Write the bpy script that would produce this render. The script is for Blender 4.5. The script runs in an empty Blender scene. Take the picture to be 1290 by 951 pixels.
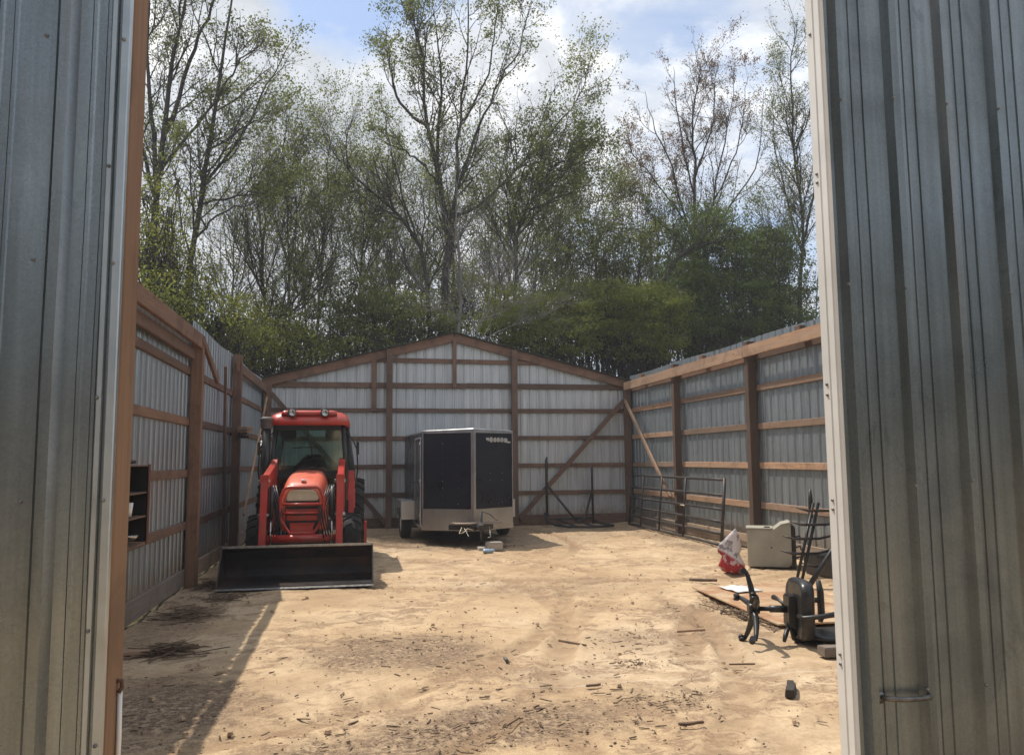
import bpy, bmesh, math, random
import numpy as np
from mathutils import Vector, Matrix, noise
random.seed(7); RNG = np.random.default_rng(11)
S = bpy.context.scene
COL = S.collection
PI = math.pi

# ------------------------------------------------------------------ camera
F, YAW, PITCH, ROLL, CH = 1014.287, 0.189274, 0.1019036, -0.0088045, 1.56
fw = Vector((math.sin(YAW)*math.cos(PITCH), math.cos(YAW)*math.cos(PITCH), math.sin(PITCH)))
r0 = Vector((math.cos(YAW), -math.sin(YAW), 0)); u0 = r0.cross(fw)
rt = r0*math.cos(ROLL)+u0*math.sin(ROLL); up = -r0*math.sin(ROLL)+u0*math.cos(ROLL)
cam = bpy.data.cameras.new('camera'); co = bpy.data.objects.new('camera', cam); COL.objects.link(co)
co.matrix_world = Matrix(((rt.x, up.x, -fw.x, 0), (rt.y, up.y, -fw.y, 0), (rt.z, up.z, -fw.z, CH), (0, 0, 0, 1)))
cam.sensor_fit = 'HORIZONTAL'; cam.sensor_width = 36; cam.lens = 36*F/1290; cam.clip_end = 2000; cam.clip_start = 0.05
S.camera = co

def at(px, py, Y):
    """place of a photographed point known to stand at distance Y from the gate"""
    d = fw + rt*((px-645)/F) + up*((475.5-py)/F); t = Y/d.y
    return np.array((t*d.x, Y, CH+t*d.z))

# ------------------------------------------------------------------ materials
def mat(name):
    m = bpy.data.materials.new(name); m.use_nodes = True
    nt = m.node_tree; nt.nodes.clear()
    out = nt.nodes.new('ShaderNodeOutputMaterial')
    b = nt.nodes.new('ShaderNodeBsdfPrincipled'); nt.links.new(b.outputs[0], out.inputs[0])
    return m, nt, b
def N(nt, t, **k):
    n = nt.nodes.new(t)
    for a, v in k.items():
        if a in n.inputs.keys() if isinstance(a, str) else False: n.inputs[a].default_value = v
        else: setattr(n, a, v)
    return n
def L(nt, a, b): nt.links.new(a, b)
def coords(nt, scale=(1, 1, 1), which='Object'):
    tc = nt.nodes.new('ShaderNodeTexCoord'); mp = nt.nodes.new('ShaderNodeMapping')
    mp.inputs['Scale'].default_value = scale; L(nt, tc.outputs[which], mp.inputs[0]); return mp.outputs[0]
def noise_t(nt, vec, scale, detail=4, rough=.55, dist=0):
    n = nt.nodes.new('ShaderNodeTexNoise'); L(nt, vec, n.inputs['Vector'])
    n.inputs['Scale'].default_value = scale; n.inputs['Detail'].default_value = detail
    n.inputs['Roughness'].default_value = rough; n.inputs['Distortion'].default_value = dist; return n.outputs['Fac']
def ramp(nt, fac, stops):
    r = nt.nodes.new('ShaderNodeValToRGB'); e = r.color_ramp.elements
    while len(e) < len(stops): e.new(.5)
    for i, (p, c) in enumerate(stops):
        e[i].position = p; e[i].color = (*c, 1) if isinstance(c, tuple) else (c, c, c, 1)
    L(nt, fac, r.inputs[0]); return r.outputs[0]
def mix(nt, fac, a, b, mode='MIX'):
    m = nt.nodes.new('ShaderNodeMix'); m.data_type = 'RGBA'; m.blend_type = mode
    for s, v in ((m.inputs[0], fac), (m.inputs[6], a), (m.inputs[7], b)):
        if hasattr(v, 'links'): L(nt, v, s)
        elif isinstance(v, tuple): s.default_value = (*v, 1)
        else: s.default_value = v
    return m.outputs[2]
def math_n(nt, op, a, b=0.0, clamp=False):
    m = nt.nodes.new('ShaderNodeMath'); m.operation = op; m.use_clamp = clamp
    for s, v in ((m.inputs[0], a), (m.inputs[1], b)):
        if hasattr(v, 'links'): L(nt, v, s)
        else: s.default_value = v
    return m.outputs[0]
def bump(nt, b, h, strength=.3, dist=.01):
    n = nt.nodes.new('ShaderNodeBump'); n.inputs['Strength'].default_value = strength; n.inputs['Distance'].default_value = dist
    L(nt, h, n.inputs['Height']); L(nt, n.outputs[0], b.inputs['Normal'])

def plain(name, c, rough=.5, metal=0.0, var=.25, scale=12, dirt=None, bmp=.1, coat=0):
    m, nt, b = mat(name); v = coords(nt)
    n = noise_t(nt, v, scale, 5, .6)
    lo = tuple(x*(1-var) for x in c); hi = tuple(min(1, x*(1+var)) for x in c)
    col = ramp(nt, n, [(.3, lo), (.7, hi)])
    if dirt:
        n2 = noise_t(nt, v, scale*.35, 6, .65, .4)
        col = mix(nt, ramp(nt, n2, [(.48, 0.0), (.72, dirt[1])]), col, dirt[0])
    L(nt, col, b.inputs['Base Color'])
    b.inputs['Roughness'].default_value = rough; b.inputs['Metallic'].default_value = metal
    L(nt, ramp(nt, n, [(.2, max(0, rough-.1)), (.8, min(1, rough+.12))]), b.inputs['Roughness'])
    if coat: b.inputs['Coat Weight'].default_value = coat; b.inputs['Coat Roughness'].default_value = .15
    if bmp: bump(nt, b, n, bmp, .004)
    return m

def wood(name, c, axis, var=.35, grey=.0):
    m, nt, b = mat(name)
    sc = [22, 22, 22]; sc[axis] = 1.0
    v = coords(nt, tuple(sc)); v2 = coords(nt)
    g = noise_t(nt, v, 1.6, 6, .62, .6); big = noise_t(nt, v2, 1.1, 3, .5)
    col = ramp(nt, g, [(.28, tuple(x*(1-var) for x in c)), (.5, c), (.75, tuple(min(1, x*(1+var*.8)) for x in c))])
    col = mix(nt, ramp(nt, big, [(.35, 0.0), (.7, .55)]), col, tuple(x*.62 for x in c))
    if grey:
        n3 = noise_t(nt, v, .7, 4, .6); col = mix(nt, ramp(nt, n3, [(.4, 0.0), (.65, grey)]), col, (.27, .245, .22))
    vo = nt.nodes.new('ShaderNodeTexVoronoi'); vo.inputs['Scale'].default_value = 2.3
    sk = [1.6, 1.6, 1.6]; sk[axis] = .7
    L(nt, coords(nt, tuple(sk)), vo.inputs['Vector'])
    knot = ramp(nt, vo.outputs['Distance'], [(.03, 1.0), (.07, 0.0)])
    col = mix(nt, knot, col, tuple(x*.3 for x in c))
    oi = nt.nodes.new('ShaderNodeObjectInfo'); rv = oi.outputs['Random']
    col = mix(nt, 1.0, col, ramp(nt, rv, [(0, (.55, .56, .58)), (.5, (.95, .93, .92)), (1, (1.45, 1.30, 1.15))]), 'MULTIPLY')
    st_ = noise_t(nt, coords(nt), 2.6, 6, .65, .8); col = mix(nt, ramp(nt, st_, [(.50, 0.0), (.62, .5)]), col, tuple(x*.45 for x in c))
    L(nt, col, b.inputs['Base Color']); b.inputs['Roughness'].default_value = .82
    bump(nt, b, g, .35, .004); return m

def sheet_metal(name, c, metal=.55, rough=.42, streak_axis=2, stain=.5, dark=(.05, .055, .06), spangle=.12, scuff=.5):
    m, nt, b = mat(name)
    v = coords(nt); vs = coords(nt, (9, 9, .35))
    st = noise_t(nt, vs, 1.5, 5, .6, .3); bl = noise_t(nt, v, 1.6, 5, .62, .5)
    sp = nt.nodes.new('ShaderNodeTexVoronoi'); sp.inputs['Scale'].default_value = 160; L(nt, v, sp.inputs['Vector'])
    col = ramp(nt, st, [(.3, tuple(x*.72 for x in c)), (.55, c), (.78, tuple(min(1, x*1.28) for x in c))])
    sg = nt.nodes.new('ShaderNodeRGBToBW'); L(nt, sp.outputs['Color'], sg.inputs[0]); col = mix(nt, spangle, col, sg.outputs[0], 'SOFT_LIGHT')
    col = mix(nt, ramp(nt, bl, [(.54, 0.0), (.78, stain)]), col, dark)
    sc_ = noise_t(nt, coords(nt, (1, 1, .6)), 8, 7, .72, 1.2); gate = ramp(nt, noise_t(nt, v, 2.3, 3, .5), [(.50, 0.0), (.62, 1.0)])
    col = mix(nt, math_n(nt, 'MULTIPLY', ramp(nt, sc_, [(.55, 0.0), (.60, stain*scuff)]), gate), col, dark)
    # mud splashed along the foot of the sheet, rust-brown runs here and there
    gp_ = nt.nodes.new('ShaderNodeNewGeometry'); sz_ = nt.nodes.new('ShaderNodeSeparateXYZ'); L(nt, gp_.outputs['Position'], sz_.inputs[0])
    mud = math_n(nt, 'ADD', math_n(nt, 'MULTIPLY', sz_.outputs[2], 1.6), math_n(nt, 'MULTIPLY', math_n(nt, 'SUBTRACT', sc_, .5), 1.8))
    col = mix(nt, ramp(nt, mud, [(.25, .75), (.75, 0.0)]), col, (.30, .22, .14))
    run = noise_t(nt, coords(nt, (14, 14, .5)), 1.0, 5, .6); col = mix(nt, ramp(nt, run, [(.60, 0.0), (.72, .35)]), col, (.22, .17, .13))
    L(nt, col, b.inputs['Base Color']); b.inputs['Metallic'].default_value = metal
    L(nt, ramp(nt, bl, [(.3, rough-.08), (.75, rough+.18)]), b.inputs['Roughness'])
    wv = noise_t(nt, v, 3.0, 2, .5); bump(nt, b, wv, .16, .012)
    return m

M = {}
WOODC = (.168, .103, .071)
for i, a in enumerate('xyz'):
    M['wood_'+a] = wood('brown framing lumber '+a, WOODC, i)
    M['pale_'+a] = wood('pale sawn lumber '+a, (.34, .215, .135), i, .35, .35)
    M['grey_'+a] = wood('weathered lumber '+a, (.30, .235, .18), i, .3, .5)
M['orange_z'] = wood('door jamb lumber', (.27, .155, .085), 2, .28)
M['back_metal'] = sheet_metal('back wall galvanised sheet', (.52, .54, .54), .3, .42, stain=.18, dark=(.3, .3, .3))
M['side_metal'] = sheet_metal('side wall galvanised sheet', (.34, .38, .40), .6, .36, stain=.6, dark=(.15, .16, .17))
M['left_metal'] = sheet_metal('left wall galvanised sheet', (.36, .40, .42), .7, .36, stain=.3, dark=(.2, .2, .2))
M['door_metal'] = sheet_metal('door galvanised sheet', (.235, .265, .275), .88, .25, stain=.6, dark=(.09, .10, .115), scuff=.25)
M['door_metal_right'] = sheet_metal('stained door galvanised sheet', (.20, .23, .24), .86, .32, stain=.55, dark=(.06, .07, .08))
M['white_trim'] = plain('white painted trim', (.72, .71, .68), .5, 0, .08, 3, ((.38, .35, .3), .3))
M['bright_trim'] = plain('bright galvanised trim', (.42, .46, .48), .35, .85, .15, 6)
M['screw'] = plain('zinc screw', (.22, .22, .22), .4, .8)
M['red'] = plain('tractor red paint', (.47, .032, .018), .36, 0, .14, 7, ((.24, .12, .075), .6), .05, .2)
M['hood'] = plain('sun faded red paint', (.68, .15, .085), .42, 0, .12, 5, ((.5, .24, .15), .3), .03, .15)
M['black'] = plain('black paint', (.014, .014, .015), .4, 0, .3, 6, ((.07, .055, .04), .4))
M['steel_dark'] = plain('dark worn bucket steel', (.022, .02, .02), .42, .25, .35, 4, ((.11, .055, .034), .95), .5)
M['edge'] = plain('worn cutting edge steel', (.16, .15, .14), .4, .7, .5, 30)
M['worn'] = plain('bare worn steel', (.42, .40, .38), .35, .8, .3, 20)
M['rubber'] = plain('tyre rubber', (.018, .017, .016), .85, 0, .3, 9, ((.10, .075, .05), .4), .3)
M['rim'] = plain('grey wheel rim', (.55, .55, .53), .45, .3, .15, 9, ((.2, .14, .1), .5))
M['lens'] = plain('yellowed headlamp lens', (.62, .56, .40), .22, 0, .1, 14, None, .3, .5)
M['chrome'] = plain('lamp reflector', (.5, .5, .5), .15, .95, .08)
M['grey_plastic'] = plain('grey dusty plastic', (.12, .115, .105), .65, 0, .25, 9)
M['vinyl'] = plain('black vinyl', (.020, .020, .021), .36, 0, .2, 30, ((.09, .075, .055), .35), .15)
M['navy'] = plain('near black trailer skin', (.006, .008, .017), .30, 0, .2, 2, ((.022, .021, .022), .6), .05)
M['alu'] = plain('aluminium trim', (.45, .46, .47), .38, .8, .15, 8, ((.2, .19, .17), .4))
M['rust'] = plain('rusty steel', (.12, .065, .042), .75, .3, .4, 14)
M['iron'] = plain('dark tube steel', (.045, .042, .042), .5, .4, .35, 11, ((.14, .08, .05), .5))
M['tan'] = plain('tan enamel', (.36, .34, .27), .5, 0, .14, 4, ((.17, .13, .09), .7), .05)
M['concrete'] = plain('concrete block', (.36, .32, .27), .9, 0, .2, 20, None, .6)
M['ply'] = wood('weathered plywood', (.40, .225, .115), 1, .3, .2)
nt_ = M['ply'].node_tree; b_ = [n for n in nt_.nodes if n.type == 'BSDF_PRINCIPLED'][0]; src_ = b_.inputs['Base Color'].links[0].from_socket
L(nt_, mix(nt_, ramp(nt_, noise_t(nt_, coords(nt_), 2.2, 7, .65, .5), [(.46, 0.0), (.58, .8)]), src_, (.50, .37, .23)), b_.inputs['Base Color'])
M['paper'] = plain('sun bleached paper', (.70, .69, .66), .7, 0, .1, 20, ((.35, .28, .2), .5))
M['bark'] = plain('tree bark', (.045, .038, .032), .9, 0, .35, 5, ((.10, .095, .085), .35), .6)
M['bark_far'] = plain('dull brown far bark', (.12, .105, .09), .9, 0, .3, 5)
M['bark_pale'] = plain('pale grey bark', (.19, .18, .165), .85, 0, .2, 5, None, .4)
M['stick'] = plain('dry bark strips', (.12, .075, .048), .9, 0, .45, 9, ((.30, .21, .13), .5), .4)
M['roofgreen'] = plain('dark green roof edge', (.03, .045, .035), .5, .2, .2, 9)
M['white_item'] = plain('white enamel', (.75, .74, .7), .4, 0, .05)
M['blue_item'] = plain('pale blue crushed can', (.32, .45, .58), .35, .3, .2, 30)
M['shelf'] = wood('dark stained shelf wood', (.15, .07, .045), 2, .3)
M['shelf_dark'] = plain('black shelf back', (.015, .013, .013), .8)

def diamond_plate():
    m, nt, b = mat('diamond tread plate')
    v = coords(nt, (1, 1, 1)); mp = nt.nodes.new('ShaderNodeMapping'); L(nt, v, mp.inputs[0])
    ck = []
    for ang in (PI/4, -PI/4):
        w = nt.nodes.new('ShaderNodeTexWave'); m2 = nt.nodes.new('ShaderNodeMapping'); L(nt, v, m2.inputs[0])
        m2.inputs['Rotation'].default_value = (0, ang, 0); L(nt, m2.outputs[0], w.inputs[0])
        w.inputs['Scale'].default_value = 11; w.bands_direction = 'X'; ck.append(w.outputs['Fac'])
    h = math_n(nt, 'MULTIPLY', ck[0], ck[1])
    n = noise_t(nt, v, 3, 4)
    col = mix(nt, ramp(nt, h, [(.2, 0.0), (.6, 1.0)]), (.40, .41, .42), (.74, .75, .76))
    col = mix(nt, ramp(nt, n, [(.45, 0.0), (.72, .45)]), col, (.30, .28, .25))
    L(nt, col, b.inputs['Base Color']); b.inputs['Metallic'].default_value = .9; b.inputs['Roughness'].default_value = .30
    bump(nt, b, h, .6, .003); return m
M['diamond'] = diamond_plate()

def glass_mat():
    m = bpy.data.materials.new('tinted cab glass'); m.use_nodes = True; nt = m.node_tree; nt.nodes.clear()
    out = nt.nodes.new('ShaderNodeOutputMaterial'); mx = nt.nodes.new('ShaderNodeMixShader')
    t = nt.nodes.new('ShaderNodeBsdfTransparent'); t.inputs[0].default_value = (.70, .80, .76, 1)
    g = nt.nodes.new('ShaderNodeBsdfGlossy'); g.inputs['Roughness'].default_value = .06; g.inputs[0].default_value = (.9, .95, .95, 1)
    fr = nt.nodes.new('ShaderNodeFresnel'); fr.inputs[0].default_value = 1.5
    n = noise_t(nt, coords(nt), 4, 4); a = math_n(nt, 'ADD', fr.outputs[0], ramp(nt, n, [(.4, 0.0), (.8, .10)]), True)
    L(nt, a, mx.inputs[0]); L(nt, t.outputs[0], mx.inputs[1]); L(nt, g.outputs[0], mx.inputs[2]); L(nt, mx.outputs[0], out.inputs[0])
    return m
M['glass'] = glass_mat()

def leaf_mat(name, c, var=.4, trans=.55):
    m = bpy.data.materials.new(name); m.use_nodes = True; nt = m.node_tree; nt.nodes.clear()
    out = nt.nodes.new('ShaderNodeOutputMaterial'); v = coords(nt)
    n1 = noise_t(nt, v, .55, 3, .6); n2 = nt.nodes.new('ShaderNodeNewGeometry').outputs['Random Per Island']
    col = ramp(nt, n1, [(.32, tuple(x*(1-var) for x in c)), (.68, (min(1, c[0]*(1+var*1.1)), min(1, c[1]*(1+var*.8)), c[2]))])
    col = mix(nt, ramp(nt, n2, [(.35, 0.0), (.75, .5)]), col, (c[0]*1.5, c[1]*1.25, c[2]*.8))
    d = nt.nodes.new('ShaderNodeBsdfDiffuse'); t = nt.nodes.new('ShaderNodeBsdfTranslucent'); mx = nt.nodes.new('ShaderNodeMixShader')
    L(nt, col, d.inputs[0]); L(nt, mix(nt, .3, col, (c[0]*1.6, c[1]*1.5, c[2]*.7)), t.inputs[0]); mx.inputs[0].default_value = trans
    L(nt, d.outputs[0], mx.inputs[1]); L(nt, t.outputs[0], mx.inputs[2]); L(nt, mx.outputs[0], out.inputs[0]); return m
M['leaf_spring'] = leaf_mat('young spring leaves', (.155, .19, .085))
M['leaf_yellow'] = leaf_mat('yellow green leaves', (.17, .20, .07))
M['leaf_mid'] = leaf_mat('mid green leaves', (.13, .165, .075))
M['leaf_dark'] = leaf_mat('dark vine leaves', (.11, .16, .07))
M['leaf_yard'] = leaf_mat('shaded blue green leaves', (.045, .065, .055), .3, .2)  # dark bluish tone for the added foliage that only the doors reflect
M['leaf_red'] = leaf_mat('reddish buds', (.15, .10, .068), .3)
M['leaf_shrub'] = leaf_mat('bright shrub leaves', (.18, .22, .075))

def ground_mat():
    m, nt, b = mat('sandy dirt'); v = coords(nt)
    sx = nt.nodes.new('ShaderNodeSeparateXYZ'); L(nt, v, sx.inputs[0]); X, Y = sx.outputs[0], sx.outputs[1]
    big = noise_t(nt, v, .55, 5, .6, .4); mid = noise_t(nt, v, 2.2, 6, .65, .5); fine = noise_t(nt, v, 22, 5, .7); grit = noise_t(nt, v, 120, 3, .7)
    col = ramp(nt, big, [(.32, (.44, .305, .175)), (.48, (.56, .405, .245)), (.66, (.66, .51, .335))])
    col = mix(nt, ramp(nt, mid, [(.44, 0.0), (.62, .65)]), col, (.36, .25, .155))
    col = mix(nt, ramp(nt, fine, [(.46, 0.0), (.64, .42)]), col, (.36, .25, .15))
    col = mix(nt, ramp(nt, grit, [(.36, .28), (.50, 0.0)]), col, (.20, .14, .09))
    spk = noise_t(nt, v, 55, 4, .75); col = mix(nt, ramp(nt, spk, [(.56, 0.0), (.66, .3)]), col, (.70, .56, .37))
    # pale hard-packed patch
    def blob(cx, cy, rx, ry):
        dx = math_n(nt, 'MULTIPLY', math_n(nt, 'SUBTRACT', X, cx), 1/rx); dy = math_n(nt, 'MULTIPLY', math_n(nt, 'SUBTRACT', Y, cy), 1/ry)
        d = math_n(nt, 'ADD', math_n(nt, 'MULTIPLY', dx, dx), math_n(nt, 'MULTIPLY', dy, dy))
        d = math_n(nt, 'ADD', d, math_n(nt, 'MULTIPLY', math_n(nt, 'SUBTRACT', mid, .5), 2.6))
        return ramp(nt, d, [(.25, 1.0), (1.0, 0.0)])
    col = mix(nt, math_n(nt, 'MULTIPLY', blob(2.6, 6.6, 1.7, 1.1), .22), col, (.60, .48, .34))
    col = mix(nt, math_n(nt, 'MULTIPLY', blob(1.5, 5.9, .5, .35), .15), col, (.42, .38, .32))
    m3 = noise_t(nt, coords(nt, (1, 1.25, 1)), 4.2, 8, .68, .8); big2 = noise_t(nt, v, .9, 3, .5)
    mm = math_n(nt, 'ADD', m3, math_n(nt, 'MULTIPLY', math_n(nt, 'SUBTRACT', big2, .5), .7)); mm = math_n(nt, 'ADD', mm, math_n(nt, 'MULTIPLY', blob(.6, 5.6, 2.4, 2.2), .05))
    fg = ramp(nt, noise_t(nt, v, 38, 5, .75), [(.40, .2), (.54, 1.0)])
    col = mix(nt, math_n(nt, 'MULTIPLY', ramp(nt, mm, [(.525, 0.0), (.61, .8)]), fg), col, (.23, .15, .095))
    # mulch-dark patches
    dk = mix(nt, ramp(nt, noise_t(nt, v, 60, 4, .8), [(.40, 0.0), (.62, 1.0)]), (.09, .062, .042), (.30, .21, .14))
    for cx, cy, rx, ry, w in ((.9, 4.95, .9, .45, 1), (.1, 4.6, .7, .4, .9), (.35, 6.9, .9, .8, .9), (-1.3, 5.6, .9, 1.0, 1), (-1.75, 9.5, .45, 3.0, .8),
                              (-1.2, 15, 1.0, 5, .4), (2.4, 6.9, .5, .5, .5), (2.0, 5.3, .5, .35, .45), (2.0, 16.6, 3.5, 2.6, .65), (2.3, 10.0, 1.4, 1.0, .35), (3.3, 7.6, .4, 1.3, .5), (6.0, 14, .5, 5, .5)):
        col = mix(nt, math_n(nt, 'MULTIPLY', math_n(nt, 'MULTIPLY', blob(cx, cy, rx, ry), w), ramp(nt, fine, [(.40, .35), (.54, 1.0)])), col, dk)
    # crack line of a buried slab
    ln = math_n(nt, 'ABSOLUTE', math_n(nt, 'SUBTRACT', math_n(nt, 'ADD', math_n(nt, 'SUBTRACT', Y, 5.62), math_n(nt, 'MULTIPLY', math_n(nt, 'SUBTRACT', mid, .5), .16)), math_n(nt, 'MULTIPLY', X, .02)))
    lf = math_n(nt, 'MULTIPLY', ramp(nt, ln, [(.003, .28), (.02, 0.0)]), ramp(nt, math_n(nt, 'MULTIPLY', X, .2), [(.15, 0.0), (.28, 1.0)]))
    col = mix(nt, lf, col, (.74, .66, .53))
    # tyre tracks: packed darker dirt where the wheels ran
    ta = nt.nodes.new('ShaderNodeAttribute'); ta.attribute_name = 'track'; trk = ta.outputs['Fac']
    col = mix(nt, math_n(nt, 'MULTIPLY', trk, .85), col, (.28, .185, .11))
    # woodland floor outside the shed
    inside = math_n(nt, 'MULTIPLY', math_n(nt, 'MULTIPLY', math_n(nt, 'GREATER_THAN', X, -2.12), math_n(nt, 'LESS_THAN', X, 6.65)), math_n(nt, 'LESS_THAN', Y, 19.05))
    near = math_n(nt, 'LESS_THAN', Y, 2.0)
    ins = math_n(nt, 'MAXIMUM', inside, near)
    fl = ramp(nt, mid, [(.35, (.045, .05, .02)), (.6, (.10, .075, .04))])
    col = mix(nt, ins, fl, col)
    L(nt, col, b.inputs['Base Color']); b.inputs['Roughness'].default_value = .95; b.inputs['Specular IOR Level'].default_value = .15
    h = math_n(nt, 'ADD', math_n(nt, 'ADD', math_n(nt, 'MULTIPLY', mid, .5), math_n(nt, 'MULTIPLY', fine, .35)), math_n(nt, 'ADD', math_n(nt, 'MULTIPLY', grit, .10), math_n(nt, 'MULTIPLY', trk, .05)))
    bump(nt, b, h, .7, .04); return m
M['ground'] = ground_mat()

# ------------------------------------------------------------------ mesh helpers
class MB:
    def __init__(s): s.v = []; s.f = []; s.sm = []; s.mi = []; s.m = 0
    def add(s, vs, fs, smooth=False):
        b = len(s.v); s.v += [tuple(map(float, v)) for v in vs]
        for f in fs: s.f.append(tuple(b+i for i in f)); s.sm.append(smooth); s.mi.append(s.m)
        return s
    def box(s, x0, x1, y0, y1, z0, z1):
        return s.add([(x0, y0, z0), (x1, y0, z0), (x1, y1, z0), (x0, y1, z0), (x0, y0, z1), (x1, y0, z1), (x1, y1, z1), (x0, y1, z1)],
                     [(3, 2, 1, 0), (4, 5, 6, 7), (0, 1, 5, 4), (1, 2, 6, 5), (2, 3, 7, 6), (3, 0, 4, 7)])
    def beam(s, p0, p1, w, t, side=(0, 0, 1)):
        """board from p0 to p1, w wide along 'side', t thick"""
        p0, p1 = Vector(p0), Vector(p1); d = (p1-p0).normalized(); a = Vector(side); a = (a-d*a.dot(d)).normalized(); b = d.cross(a)
        vs = [p+a*(i*w/2)+b*(j*t/2) for p in (p0, p1) for i, j in ((-1, -1), (1, -1), (1, 1), (-1, 1))]
        return s.add(vs, [(3, 2, 1, 0), (4, 5, 6, 7), (0, 1, 5, 4), (1, 2, 6, 5), (2, 3, 7, 6), (3, 0, 4, 7)])
    def tube(s, pts, r, n=10, closed=False, cap=True, smooth=True):
        pts = [Vector(p) for p in pts]; k = len(pts); rs = r if isinstance(r, (list, tuple)) else [r]*k
        T = []
        for i in range(k):
            a = pts[(i-1) % k] if (closed or i > 0) else pts[0]; b = pts[(i+1) % k] if (closed or i < k-1) else pts[-1]
            T.append((b-a).normalized())
        ref = Vector((0, 0, 1)) if abs(T[0].z) < .9 else Vector((1, 0, 0)); nrm = (ref-T[0]*ref.dot(T[0])).normalized(); vs = []
        for i in range(k):
            nrm = (nrm-T[i]*nrm.dot(T[i])).normalized(); bi = T[i].cross(nrm)
            for j in range(n):
                a = 2*PI*j/n; vs.append(pts[i]+(nrm*math.cos(a)+bi*math.sin(a))*rs[i])
        fs = [(i*n+j, i*n+(j+1) % n, ((i+1) % k)*n+(j+1) % n, ((i+1) % k)*n+j) for i in range(k if closed else k-1) for j in range(n)]
        s.add(vs, fs, smooth)
        if cap and not closed:
            b = len(s.v)-k*n; s.f.append(tuple(b+j for j in range(n-1, -1, -1))); s.sm.append(False); s.mi.append(s.m)
            s.f.append(tuple(b+(k-1)*n+j for j in range(n))); s.sm.append(False); s.mi.append(s.m)
        return s
    def lathe(s, prof, o=(0, 0, 0), axis='z', n=24, closed=False, smooth=True):
        """prof: (radius, height) pairs turned round an axis"""
        o = Vector(o); vs = []; k = len(prof)
        for r, h in prof:
            for j in range(n):
                a = 2*PI*j/n; c, d = r*math.cos(a), r*math.sin(a)
                vs.append(o+Vector({'z': (c, d, h), 'x': (h, c, d), 'y': (d, h, c)}[axis]))
        fs = [(i*n+j, i*n+(j+1) % n, ((i+1) % k)*n+(j+1) % n, ((i+1) % k)*n+j) for i in range(k if closed else k-1) for j in range(n)]
        s.add(vs, fs, smooth)
        return s
    def prism(s, poly, a, b, plane='yz', smooth=False):
        """poly extruded from a to b along the axis missing from plane"""
        def P(u, v, w): return {'yz': (w, u, v), 'xz': (u, w, v), 'xy': (u, v, w)}[plane]
        n = len(poly); vs = [P(u, v, a) for u, v in poly]+[P(u, v, b) for u, v in poly]
        s.add(vs, [(i, (i+1) % n, n+(i+1) % n, n+i) for i in range(n)], smooth)
        b0 = len(s.v)-2*n; s.f += [tuple(range(b0+n-1, b0-1, -1)), tuple(range(b0+n, b0+2*n))]; s.sm += [False]*2; s.mi += [s.m]*2
        return s
    def loft(s, rings, caps=True, smooth=True, closed=True):
        n = len(rings[0]); k = len(rings); vs = [p for r in rings for p in r]
        s.add(vs, [(i*n+j, i*n+(j+1) % n, (i+1)*n+(j+1) % n, (i+1)*n+j) for i in range(k-1) for j in range(n if closed else n-1)], smooth)
        if caps:
            b = len(s.v)-n*k; s.f += [tuple(range(b+n-1, b-1, -1)), tuple(range(b+n*(k-1), b+n*k))]; s.sm += [False]*2; s.mi += [s.m]*2
        return s
    def build(s, name, m, parent=None, bevel=0, subsurf=0, warp=None, rot=None, loc=None, solid=0):
        me = bpy.data.meshes.new(name)
        vs = s.v
        if warp: vs = [tuple(Vector(v)+noise.noise_vector(Vector(v)*warp[0])*warp[1]) for v in vs]
        po = parent_origin(parent)
        vs = [(v[0]-po[0], v[1]-po[1], v[2]-po[2]) for v in vs]
        me.from_pydata(vs, [], s.f); me.polygons.foreach_set('use_smooth', s.sm)
        ms = m if isinstance(m, (list, tuple)) else [m]
        for q in ms: me.materials.append(M[q])
        me.polygons.foreach_set('material_index', s.mi)
        if not me.validate(): pass
        bm = bmesh.new(); bm.from_mesh(me); bmesh.ops.recalc_face_normals(bm, faces=bm.faces)
        if bevel:
            ed = [e for e in bm.edges if len(e.link_faces) == 2 and e.calc_face_angle(0) > .5]
            bmesh.ops.bevel(bm, geom=ed, offset=bevel, segments=1 if bevel < .006 else 2, affect='EDGES', clamp_overlap=True)
        bm.to_mesh(me); bm.free(); me.update()
        o = bpy.data.objects.new(name, me); COL.objects.link(o)
        if parent is not None: o.parent = parent
        if solid: mo = o.modifiers.new('t', 'SOLIDIFY'); mo.thickness = solid; mo.offset = 0
        if subsurf: mo = o.modifiers.new('s', 'SUBSURF'); mo.levels = mo.render_levels = subsurf
        return o
ORG = {}
def parent_origin(p):
    if p is None: return (0, 0, 0)
    if p.name in ORG: return ORG[p.name]
    return parent_origin(p.parent) if p.parent else (0, 0, 0)
def tag(o, label, cat, group=None, kind=None):
    if label: o['label'] = label
    if cat: o['category'] = cat
    if group: o['group'] = group
    if kind: o['kind'] = kind
    return o
def thing(name, label, cat, loc=(0, 0, 0), group=None):
    o = bpy.data.objects.new(name, None); COL.objects.link(o); o.location = loc; o.empty_display_size = .2
    ORG[o.name] = loc; return tag(o, label, cat, group)

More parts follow.
